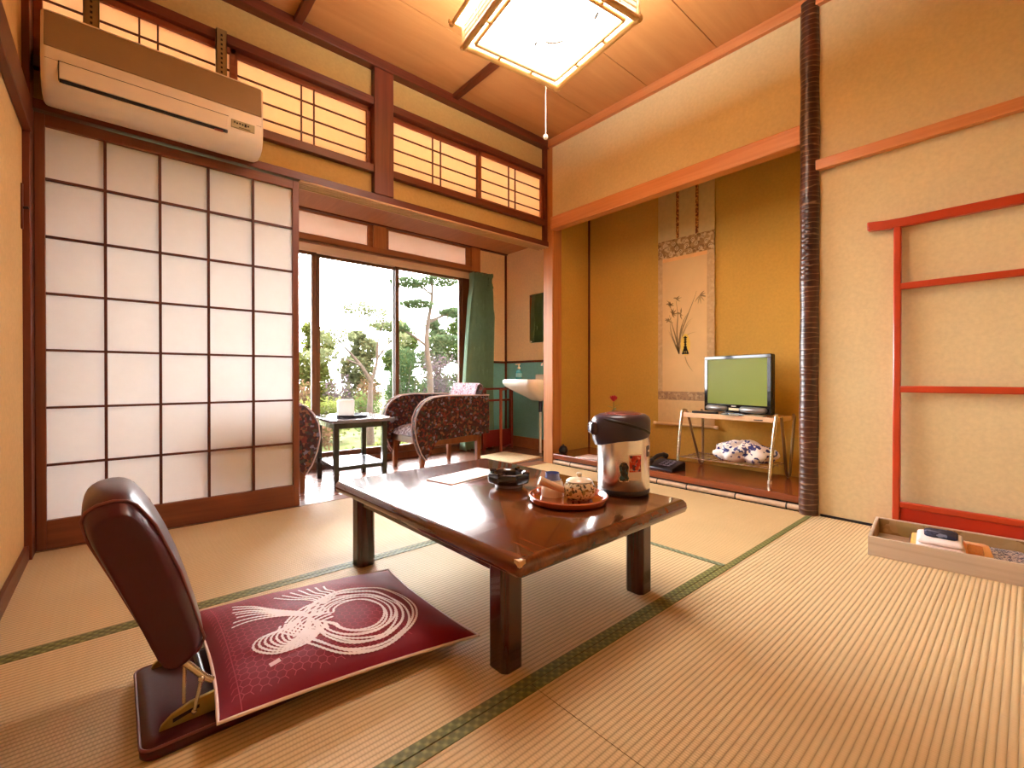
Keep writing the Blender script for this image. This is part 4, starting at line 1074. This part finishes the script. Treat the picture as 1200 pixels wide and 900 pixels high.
# ================================================================== VERANDA FURNITURE
fab = patches('dark_floral_upholstery', [(0, (66, 28, 24)), (.30, (40, 26, 26)), (.46, (108, 44, 34)), (.62, (60, 58, 44)), (.74, (122, 78, 54)), (.84, (116, 110, 124)), (.92, (54, 40, 46))], 66, .8, True, bump=.1, sheen=.1)
pipe_m = plain('pale_chair_piping', (206, 178, 172), .5)
cwood = wood('armchair_wood', (120, 64, 28), (168, 98, 48), 'z', .4)
def chair(label):
    t = thing('armchair', label, 'armchair', (0, 0, 0), 0, 'low armchairs on the veranda')
    for x in (.245, -.25):
        for y in (.205, -.205):
            w0, w1 = .014, .020
            obj('leg', MB().loft([[(x-w, y-w, zz), (x+w, y-w, zz), (x+w, y+w, zz), (x-w, y+w, zz)] for w, zz in ((w0, 0), (w1, .24))]), cwood, t, local=True, bevel=.003)
    obj('seat_rail', MB().box(-.26, .26, -.222, -.192, .205, .255).box(-.26, .26, .192, .222, .205, .255).box(.235, .262, -.20, .20, .215, .265).box(-.262, -.235, -.20, .20, .205, .255), cwood, t, local=True, bevel=.003)
    def seatf(u, v):
        x = -.22+.51*u; y = -.20+.40*v; e = (1-abs(2*u-1)**4)*(1-abs(2*v-1)**4)
        return x, y, e
    sm_ = MB(); sm_.grid(lambda u, v: (lambda q: (q[0], q[1], .275+.075*q[2]**.5))(seatf(u, v)), 18, 14); sm_.grid(lambda u, v: (lambda q: (q[0], q[1], .275-.015*q[2]))(seatf(u, v)), 18, 14)
    obj('seat_cushion', sm_, patches('pale_floral_seat', [(0, (140, 116, 116)), (.35, (96, 62, 60)), (.6, (170, 150, 150)), (.8, (70, 60, 66))], 60, .8), t, local=True, smooth=70)
    bkm = MB(); rings = []
    for v in [i/10 for i in range(11)]:
        y = -.23+.46*v; e = abs(2*v-1); dz = -.035*e**4
        rings.append([(-.155, y, .30), (-.235, y, .50), (-.275+.0, y, .625+dz), (-.300, y, .645+dz), (-.325, y, .630+dz), (-.315, y, .50), (-.285, y, .255), (-.22, y, .25)])
    bkm.loft(rings); bo = obj('backrest', bkm, fab, t, local=True, smooth=55, bevel=.01)
    hc = MB(); rings = []  # added pale layer: window light on the inner backrest, put into colour
    for v in [i/8 for i in range(9)]:
        y = -.17+.34*v
        rings.append([(-.228, y, .50), (-.270, y, .632), (-.298, y, .653), (-.330, y, .636), (-.322, y, .54), (-.318, y, .54), (-.325, y, .632), (-.298, y, .648), (-.274, y, .628), (-.233, y, .50)])
    hc.loft(rings); obj('backrest_light_patch', hc, patches('pale_window_light_print', [(0, (176, 152, 162)), (.5, (160, 116, 128)), (.75, (190, 172, 178)), (.9, (120, 70, 76))], 80, .8), t, local=True, smooth=50, label='pale pink patch standing for window light on the backrest')
    arm = [(.335, .335), (.325, .420), (.300, .475), (.255, .525), (.185, .556), (.08, .565), (-.15, .562), (-.315, .560), (-.325, .40), (-.320, .262), (-.10, .258), (.155, .245), (.185, .215), (.215, .150), (.250, .115), (.285, .165), (.318, .250)]
    for s in (1, -1):
        y0, y1 = (.212, .272) if s > 0 else (-.272, -.212)
        am_ = MB(); cx_, cz_ = .02, .40; rings = []
        for y, k in ((y0, .965), (y0+.008, .99), (y0+.02, 1), (y1-.02, 1), (y1-.008, .99), (y1, .965)):
            rings.append([(cx_+(x-cx_)*k, y, cz_+(zz-cz_)*k) for x, zz in arm])
        am_.loft(rings); ao = obj('arm_panel', am_, fab, t, local=True, smooth=40)
        for y in (y0+.004, y1-.004):
            sub('arm_piping', MB().tube([(x+.001, y, zz+.001) for x, zz in [(.250, .115), (.285, .165), (.318, .250)]+arm[0:8]], .0042, 6), pipe_m, ao, local=True, smooth=60, label='pale piping along the arm edge')
    return t
c1 = chair('low floral armchair seen whole in front of the green curtain')
c1.location = (1.885, 3.055, -.004); c1.rotation_euler = (0, 0, PI)
c2 = copy_tree(c1); c2['label'] = 'low floral armchair half hidden behind the shoji door'
c2.location = (.62, 3.13, -.004); c2.rotation_euler = (0, 0, math.radians(-4))

# side table
t = thing('side_table', 'small black side table with a lower shelf by the veranda window', 'table', (1.205, 3.045, -.004), math.radians(-4))
tb = plain('black_lacquer', (30, 26, 20), .25, 0, .1, coat=.3)
tt_ = plain('glossy_top_window_glare', (120, 112, 122), .12, 0, .05, coat=.8)  # colour lightened to stand for window glare on the top
obj('table_top', MB().box(-.20, .20, -.285, .285, .415, .436), tt_, t, local=True, bevel=.004)
for x in (-.155, .155):
    for y in (-.20, .20): obj('leg', MB().box(x-.016, x+.016, y-.016, y+.016, 0, .415), tb, t, local=True, bevel=.002)
obj('top_rail', MB().box(-.155, .155, -.212, -.192, .375, .415).box(-.155, .155, .192, .212, .375, .415).box(-.166, -.148, -.2, .2, .375, .415).box(.148, .166, -.2, .2, .375, .415), tb, t, local=True)
sh = obj('lower_shelf', MB().box(-.145, .145, -.2, .2, .125, .135), plain('grey_shelf_top', (110, 112, 124), .2, coat=.4), t, local=True, label='grey glossy lower shelf')
sub('shelf_rail', MB().box(-.155, .155, -.208, -.194, .112, .138).box(-.155, .155, .194, .208, .112, .138).box(-.160, -.146, -.2, .2, .112, .138).box(.146, .160, -.2, .2, .112, .138), tb, sh, local=True)
o = obj('shallow_tray', MB().lathe([(.001, .003), (.001, 0), (.095, 0), (.112, .012), (.109, .013), (.092, .004)], (1.20, 3.02, .433), 40, cap=False), plain('dark_navy_tray', (40, 40, 52), .3, coat=.3), smooth=40); tag(o, 'dark shallow round tray on the black side table', 'tray')
t = thing('white_canister', 'white lidded canister standing on the dark tray by the window', 'canister', (1.165, 3.03, .437))
obj('canister_body', MB().lathe([(.001, 0), (.050, 0), (.055, .006), (.056, .085), (.053, .092), (.001, .092)], n=32, cap=False), M['milk'], t, local=True, smooth=40)
obj('lid', MB().lathe([(.057, .090), (.057, .102), (.045, .110), (.001, .112)], n=32, cap=False), M['milk'], t, local=True, smooth=40)

# curtain
t = thing('curtain', 'green curtain gathered at the right side of the veranda window', 'curtain', (2.66, 3.53, 0))
cur = MB(); NU, NV = 110, 40
def cf(u, v):
    zz = .012+(1.700-.012)*v
    wl = 2.442+.118*v**1.0 ; wr2 = 2.830-.050*v**.8
    pinch = 1-.10*math.exp(-((v-.92)/.05)**2)
    mid = (wl+wr2)/2; x = mid+(u-.5)*(wr2-wl)*pinch
    ph = 2*PI*6*u + .9*math.sin(v*3+u*4)
    amp = .062*(1-.25*v)
    y = 3.515+amp*(abs(math.sin(ph*.5))**.7*2-1.2)+.010*math.sin(ph*2.3+1.7*v)
    x += .010*math.cos(ph)
    return (x, y, zz)
cur.grid(cf, NU, NV)
obj('curtain_cloth', cur, plain('sage_green_cloth', (124, 160, 126), .8, 0, .08, 18, sheen=.2), t, smooth=70, solid=.003)
hd_ = MB().grid(lambda u, v: (2.725+.080*u+.01*math.sin(v*9), 3.50+.025*math.sin(u*14+v*2), 1.70-.11*v-.035*u*(v-.4)), 16, 8)
obj('heading_frill', hd_, plain('sage_green_frill', (110, 144, 112), .8, 0, .08, 18), t, smooth=70, solid=.003)
obj('curtain_rail', MB().tube([(-.1, 3.575, 1.722), (2.80, 3.575, 1.722)], .009, 10), M['sash'], t, smooth=50)

# mirror
t = thing('wall_mirror', 'narrow frameless mirror on the veranda end wall above the basin', 'mirror', (XW, 3.08, 1.034))
tt = NT('mirror_silver'); tt.bsdf((.78, .82, .76), .01, 1, spec=.5)
obj('mirror_glass', MB().box(XW-.006, XW-.001, 2.905, 3.254, 1.034, 1.505), tt.m, t, bevel=.001)
for y in (2.95, 3.238):
    for zz in (1.045, 1.490): obj('mirror_clip', MB().lathe([(.010, 0), (.010, .004), (.004, .006)], n=12).move(Matrix.Translation((XW-.006, y, zz)) @ Matrix.Rotation(-PI/2, 4, 'Y')), M['chrome'], t)

# washbasin
t = thing('washbasin', 'small white wall washbasin behind the corner post on the veranda', 'washbasin', (XW, 2.95, .50))
def bring(x0, x1, y0, y1, r, zz): return [(x, y, zz) for x, y in rr_poly(x0, x1, y0, y1, r, 6)]
bb_ = MB()
bb_.loft([bring(2.86, 3.078, 2.86, 3.03, .05, .485), bring(2.80, 3.078, 2.82, 3.07, .07, .520), bring(2.70, 3.078, 2.78, 3.10, .08, .565), bring(2.615, 3.078, 2.755, 3.125, .06, .612), bring(2.600, 3.078, 2.748, 3.132, .045, .640),
          bring(2.600, 3.078, 2.748, 3.132, .045, .668), bring(2.606, 3.078, 2.754, 3.126, .042, .676), bring(2.635, 3.00, 2.785, 3.095, .05, .676), bring(2.66, 2.98, 2.81, 3.07, .06, .640), bring(2.74, 2.92, 2.87, 3.01, .05, .575)])
bo = obj('bowl', bb_, M['white'], t, smooth=45)
obj('splashback', MB().box(3.03, 3.078, 2.748, 3.132, .660, .725), M['white'], t, bevel=.012, seg=3)
fa = MB().tube(smooth_path3([(3.03, 2.94, .70), (3.03, 2.94, .80), (3.00, 2.94, .83), (2.94, 2.94, .82), (2.93, 2.94, .80)]), .010, 10); fa.tube([(3.03, 2.94, .84), (3.03, 2.94, .87)], .018, 12)
obj('tap', fa, M['steel'], t, smooth=50)
pi_ = obj('waste_pipe', MB().tube([(2.957, 2.985, -.003), (2.957, 2.985, .50)], .012, 14), plain('white_pipe', (232, 226, 214), .25), t, smooth=50)
sub('pipe_collar', MB().tube([(2.957, 2.985, .375), (2.957, 2.985, .475)], .0165, 14), plain('navy_collar', (40, 52, 84), .4), pi_, smooth=50, label='dark blue collar on the pipe')
t = thing('soap_bottle', 'turquoise pump bottle of hand soap on the washbasin rim', 'soap bottle', (2.80, 3.107, .6765))
obj('bottle', MB().lathe([(.001, 0), (.026, 0), (.029, .004), (.030, .060), (.026, .078), (.012, .088), (.012, .096), (.001, .096)], n=24, cap=False), plain('turquoise_liquid', (70, 156, 170), .15, coat=.5), t, local=True, smooth=45)
pmp = MB().lathe([(.001, .096), (.014, .096), (.014, .112), (.005, .114), (.005, .132), (.013, .134), (.013, .144), (.001, .145)], n=18, cap=False); pmp.tube([(0, 0, .139), (-.034, .010, .136)], .005, 8)
obj('pump_head', pmp, plain('ivory_pump', (232, 214, 190), .3), t, local=True, smooth=45)
obj('bottle_label', MB().lathe([(.0304, .022), (.0304, .056)], n=24, cap=False), plain('pale_teal_label', (120, 184, 190), .3), t, local=True, smooth=60)

# towel rack
t = thing('towel_rack', 'dark red wooden towel rack standing against the teal wainscot', 'towel rack', (2.74, 3.42, -.004))
for y in (3.50,):
    obj('post', MB().box(2.945, 2.975, 3.385, 3.415, 0, .60), M['maroonwood'], t, bevel=.003); obj('post', MB().box(2.60, 2.63, 3.385, 3.415, 0, .60), M['maroonwood'], t, bevel=.003)
obj('front_post', MB().box(2.713, 2.735, 3.265, 3.287, 0, .585), plain('red_brown_rod', (164, 74, 44), .4), t, bevel=.003)
for zz in (.585, .475):
    obj('rail', MB().box(2.61, 2.96, 3.392, 3.408, zz-.010, zz+.010), M['maroonwood'], t, bevel=.003)
obj('arm_rail', MB().tube([(2.724, 3.276, .575), (2.96, 3.40, .590)], .009, 8), M['maroonwood'], t)
obj('arm_rail', MB().tube([(2.724, 3.276, .03), (2.96, 3.40, .03)], .010, 8), M['maroonwood'], t)
obj('lower_panel', MB().box(2.62, 2.955, 3.394, 3.406, .03, .19), plain('dark_red_panel', (120, 26, 20), .4), t, label='dark red lower panel')

# bath mat
rm = Matrix.Translation((2.575, 3.0, -.004)) @ Matrix.Rotation(math.radians(8), 4, 'Z')
t = thing('floor_mat', 'cream fringed mat lying before the washbasin on the veranda boards', 'mat', (2.575, 3.0, -.004), math.radians(8))
mm = MB().loft([[(x, y, .0+zz) for x, y in rr_poly(-.19, .19, -.21, .21, .01, 3)] for zz in (0, .008)])
obj('mat_pile', mm, plain('cream_cotton_pile', (226, 200, 158), .9, 0, .12, 40, bump=.4), t, local=True)
fr_ = MB(); rg = random.Random(6)
for i in range(36):
    x = -.185+.37*i/35
    for s in (-1, 1): fr_.tube([(x, s*.208, .004), (x+rg.uniform(-.006, .006), s*(.228+rg.uniform(0, .01)), .0025)], .0022, 5)
obj('fringe', fr_, plain('tan_fringe', (176, 132, 84), .9), t, local=True)

# wall hook strip on the left wall
t = thing('wall_hook', 'slim dark wooden hook strip on the left wall beside the post', 'hook', (XL, 2.47, 1.33))
obj('hook_strip', MB().box(XL, XL+.006, 2.462, 2.475, 1.245, 1.415), M['trimz'], t, bevel=.002)
obj('peg', MB().tube([(XL+.004, 2.4685, 1.325), (XL+.020, 2.4685, 1.328)], .005, 10), M['dark'], t, smooth=50)

# ================================================================== GARDEN
GZ = -.42
gr = NT('pale_lawn')
f_ = gr.noise(gr.coord(), 3.0, 6); gr.bsdf(gr.ramp(f_, [(.3, lin((60, 70, 34))), (.55, lin((84, 88, 50))), (.75, lin((92, 82, 58)))]), .9, spec=.1)
g = MB().grid(lambda u, v: (-14+44*u, YW+.12+30*v, GZ-.15+.15*min(1, v*30)+.15*noise.noise(Vector((u*20, v*14, 0)))), 44, 30)
struct('ground_garden', g, gr.m, smooth=60)
def leafmat(nm, c): 
    t = NT(nm); c = lin(c)
    oi = t.noise(t.coord(), 5, 3)
    col = t.ramp(oi, [(.25, tuple(v*.62 for v in c)), (.55, c), (.8, tuple(min(1, v*1.35) for v in c))])
    d_ = t.n('ShaderNodeBsdfDiffuse'); tr_ = t.n('ShaderNodeBsdfTranslucent'); mx = t.n('ShaderNodeMixShader'); mx.inputs[0].default_value = .4
    t.l(col, d_.inputs[0]); t.l(col, tr_.inputs[0]); t.l(d_.outputs[0], mx.inputs[1]); t.l(tr_.outputs[0], mx.inputs[2]); t.l(mx.outputs[0], t.out.inputs[0]); return t.m
LM = {k: leafmat('leaf_'+k, c) for k, c in dict(lime=(104, 110, 56), fresh=(84, 100, 54), deep=(60, 78, 50), rust=(104, 78, 60), plum=(86, 72, 78), pale=(112, 116, 84), pine=(80, 96, 66)).items()}
barkm = plain('garden_bark', (72, 58, 48), .9, 0, .2, 10)
def leaves(mb, c, rad, n, size, rg, flat=1.0):
    for _ in range(n):
        while True:
            q = Vector((rg.uniform(-1, 1), rg.uniform(-1, 1), rg.uniform(-1, 1)))
            if q.length < 1: break
        q = q*(.55+.45*rg.random())/max(.3, q.length)*min(1, q.length+.35)
        p = Vector(c)+Vector((q.x*rad[0], q.y*rad[1], q.z*rad[2]))
        s = size*rg.uniform(.6, 1.3)
        a = Vector((rg.uniform(-1, 1), rg.uniform(-1, 1), rg.uniform(-.6, .6)*flat)).normalized(); b_ = a.cross(Vector((rg.uniform(-.5, .5), rg.uniform(-.5, .5), 1))).normalized()
        mb.face([p-a*s, p-b_*s*.45, p+a*s, p+b_*s*.45])
def shrub(label, x, y, r, h, m, n, size, seed, nm='garden_shrub', grp='shrubs in the garden'):
    t = thing(nm, label, 'shrub', (x, y, GZ), 0, grp); rg = random.Random(seed)
    f = MB()
    for i in range(5):
        a_ = i*1.257+seed; leaves(f, (x+.45*r*math.cos(a_), y+.45*r*math.sin(a_), GZ+h*.5), (r*.62, r*.62, h*.5), n//5, size, rg)
    obj('foliage', f, LM[m], t)
    s_ = MB()
    for i in range(6):
        a_ = i*1.05+seed; s_.tube([(x+.04*math.cos(a_), y+.04*math.sin(a_), GZ-.08), (x+.35*r*math.cos(a_), y+.35*r*math.sin(a_), GZ+h*.45), (x+.55*r*math.cos(a_+.3), y+.55*r*math.sin(a_+.3), GZ+h*.8)], [.016, .011, .005], 5)
    obj('stems', s_, barkm, t); return t
def tree(label, x, y, limbs, puffs, m, n, size, seed, tr=.06, nm='garden_tree'):
    t = thing(nm, label, 'tree', (x, y, GZ), 0, 'trees in the garden'); rg = random.Random(seed)
    s_ = MB()
    for P_ in limbs:
        P2 = smooth_path3([(x+p[0], y+p[1], GZ-.1*(i == 0 and P_[0][2] == 0)+p[2]) for i, p in enumerate(P_)], 4); r0 = P_[0][3] if len(P_[0]) > 3 else tr
        s_.tube(P2, [r0*(1-.8*i/(len(P2)-1)) for i in range(len(P2))], 8)
    obj('trunk', s_, barkm, t, smooth=60)
    f = MB()
    for cx_, cy_, cz_, rx, ry, rz in puffs: leaves(f, (x+cx_, y+cy_, GZ+cz_), (rx, ry, rz), int(n*rx*ry*9), size, rg)
    obj('crown', f, LM[m], t); return t
# main forked tree on the lawn
tree('small forked pale-barked tree on the lawn in the middle of the window', 3.10, 7.0,
     [[(0, 0, 0, .075), (-.02, 0, .5), (.0, 0, 1.0), (.02, 0, 1.12)], [(.0, 0, 1.05, .04), (-.16, 0, 1.30), (-.34, .1, 1.55), (-.62, .1, 1.85)], [(.01, 0, 1.08, .035), (.10, 0, 1.35), (.12, 0, 1.7), (.24, 0, 2.1)], [(-.16, 0, 1.30, .02), (-.40, -.1, 1.38), (-.7, -.1, 1.45)], [(.1, 0, 1.4, .02), (.32, 0, 1.7), (.5, .1, 1.8)]],
     [(-.55, .1, 1.75, .35, .3, .16), (-.75, 0, 1.45, .3, .3, .12), (.2, 0, 2.1, .4, .35, .2), (.45, 0, 1.75, .25, .25, .15), (-.2, 0, 2.2, .3, .3, .14)], 'pale', 900, .03, 21)
tree('layered pine-like tree with airy tiers behind the curtain side of the window', 5.35, 9.0,
     [[(0, 0, 0, .09), (.05, 0, 1.0), (-.05, 0, 2.0), (.1, 0, 3.0), (.05, 0, 3.7)], [(0, 0, 1.8, .04), (-.5, 0, 2.1), (-.95, 0, 2.2)], [(.05, 0, 2.4, .04), (.5, 0, 2.6), (.9, .1, 2.7)], [(.1, 0, 3.0, .03), (-.3, 0, 3.2), (-.6, 0, 3.2)]],
     [(-.9, 0, 2.2, .5, .4, .12), (.7, 0, 2.65, .5, .4, .13), (-.5, 0, 3.2, .5, .4, .12), (.3, 0, 3.35, .45, .4, .12), (.0, 0, 3.8, .4, .4, .15), (-.3, 0, 2.75, .4, .4, .1), (.5, 0, 2.0, .5, .4, .12), (-.6, .2, 1.65, .45, .4, .12)], 'pine', 620, .045, 22)
def screen_tree(lb, x, y, m, seed, w=.6, hh=1.0):
    tree(lb, x, y, [[(0, 0, 0, .08), (.04, 0, 1.0), (0, 0, 2.0*hh)], [(.02, 0, .9, .04), (.3*w, 0, 1.5), (.5*w, 0, 1.9*hh)]],
         [(0, 0, .75, w, .5, .62), (-.12, 0, 1.45*hh, w*.95, .5, .5), (.12, 0, 2.05*hh, w*.78, .42, .4), (-.2*w, 0, 2.45*hh, w*.45, .3, .2)], m, 1150, .070, seed)
screen_tree('light green leafy tree far beyond the lawn at the left window bar', 4.15, 13.0, 'lime', 23)
screen_tree('pale leafy tree far beyond the small forked tree', 5.50, 13.1, 'pale', 24, .62, .95)
screen_tree('fresh green leafy tree far behind the middle window bar', 6.90, 13.2, 'fresh', 26, .62, 1.12)
screen_tree('grey green leafy tree far behind the trunk of the pine-like tree', 8.25, 13.4, 'pine', 27, .60, 1.2)
screen_tree('tall leafy tree farthest off at the edge of the curtain', 9.70, 14.2, 'fresh', 25, .75, 1.45)
for i, (x, y, r, h, m, lb) in enumerate([
    (2.62, 7.8, .46, .82, 'lime', 'rounded lime green shrub left of the forked tree trunk'),
    (1.55, 5.95, .36, .60, 'rust', 'rusty leaved shrub at the left window edge behind the side table'),
    (2.12, 6.9, .36, .58, 'rust', 'low rusty shrub behind the white canister'),
    (3.62, 8.4, .36, .88, 'fresh', 'fresh green shrub right of the forked tree trunk'),
    (4.40, 8.2, .42, 1.80, 'deep', 'tall deep green bush right of the middle window bar'),
    (6.50, 10.5, .72, 1.85, 'plum', 'purplish leaved bush beyond the pine-like tree'),
    (4.72, 7.2, .42, .85, 'lime', 'yellow green shrub above the back of the armchair'),
    (3.66, 6.3, .32, .66, 'deep', 'dark green low shrub above the far arm of the armchair'),
    (3.05, 10.3, .33, 1.10, 'rust', 'brown hedge bush at the left end of the far hedge'),
    (3.80, 10.3, .33, 1.22, 'plum', 'purple brown hedge bush behind the lime green shrub'),
    (4.55, 10.4, .33, 1.12, 'rust', 'brown hedge bush just left behind the forked trunk'),
    (5.30, 10.5, .33, 1.25, 'deep', 'dark green hedge bush at the middle window bar'),
    (2.08, 5.05, .25, .32, 'fresh', 'small green plant seen beneath the side table top'),
    (2.68, 5.4, .25, .34, 'lime', 'small yellow green plant seen beneath the armchair seat')]):
    shrub(lb, x, y, r, h, LM and m, 3200 if r > .4 else 1200, .036, 40+i)
# ================================================================== LIGHT
w = bpy.data.worlds.new('World'); S.world = w; w.use_nodes = True
nt = w.node_tree; nt.nodes.clear()
bg = nt.nodes.new('ShaderNodeBackground'); ou = nt.nodes.new('ShaderNodeOutputWorld')
# hazy sky: brightest low in the garden direction, softer elsewhere
tc = nt.nodes.new('ShaderNodeTexCoord'); dp_ = nt.nodes.new('ShaderNodeVectorMath'); dp_.operation = 'DOT_PRODUCT'
dp_.inputs[1].default_value = Vector((.50, .82, .28)).normalized()
nt.links.new(tc.outputs['Generated'], dp_.inputs[0])
mr = nt.nodes.new('ShaderNodeMapRange'); mr.interpolation_type = 'SMOOTHSTEP'
mr.inputs[1].default_value = .15; mr.inputs[2].default_value = .95; mr.inputs[3].default_value = 6.0; mr.inputs[4].default_value = 24.0
nt.links.new(dp_.outputs['Value'], mr.inputs[0]); nt.links.new(mr.outputs[0], bg.inputs[1])
bg.inputs[0].default_value = (.98, .985, 1.0, 1)
nt.links.new(bg.outputs[0], ou.inputs[0])
sl = bpy.data.lights.new('sun', 'SUN'); sl.energy = 3.0; sl.angle = math.radians(3); sl.color = (1, .93, .82)
so = bpy.data.objects.new('sun', sl); COL.objects.link(so)
so.rotation_euler = Vector((.25, .55, -.95)).to_track_quat('-Z', 'Y').to_euler()

# ================================================================== CAMERA
YAW, PIT, ROLL, FPX, CYP = math.radians(41.157), math.radians(-.2254), math.radians(-.0479), 531.80, 444.94
f_ = Vector((math.sin(YAW)*math.cos(PIT), math.cos(YAW)*math.cos(PIT), math.sin(PIT)))
r_ = Vector((math.cos(YAW), -math.sin(YAW), 0)); u_ = r_.cross(f_)
r2 = r_*math.cos(ROLL)+u_*math.sin(ROLL); u2 = u_*math.cos(ROLL)-r_*math.sin(ROLL)
cam = bpy.data.cameras.new('camera'); co = bpy.data.objects.new('camera', cam); COL.objects.link(co)
co.matrix_world = Matrix(((r2.x, u2.x, -f_.x, 0), (r2.y, u2.y, -f_.y, 0), (r2.z, u2.z, -f_.z, .69), (0, 0, 0, 1)))
cam.sensor_width = 36; cam.lens = FPX/1200*36; cam.shift_y = -(450-CYP)/1200; cam.clip_start = .02; cam.clip_end = 200
S.camera = co
S.view_settings.view_transform = 'Standard'; S.view_settings.look = 'None'; S.view_settings.gamma = 1
S.view_settings.exposure = 0.96; S.view_settings.use_curve_mapping = False
S.cycles.max_bounces = 10; S.cycles.diffuse_bounces = 6; S.cycles.glossy_bounces = 4; S.cycles.transparent_max_bounces = 16
S.cycles.caustics_reflective = False; S.cycles.caustics_refractive = False; S.cycles.sample_clamp_indirect = 8
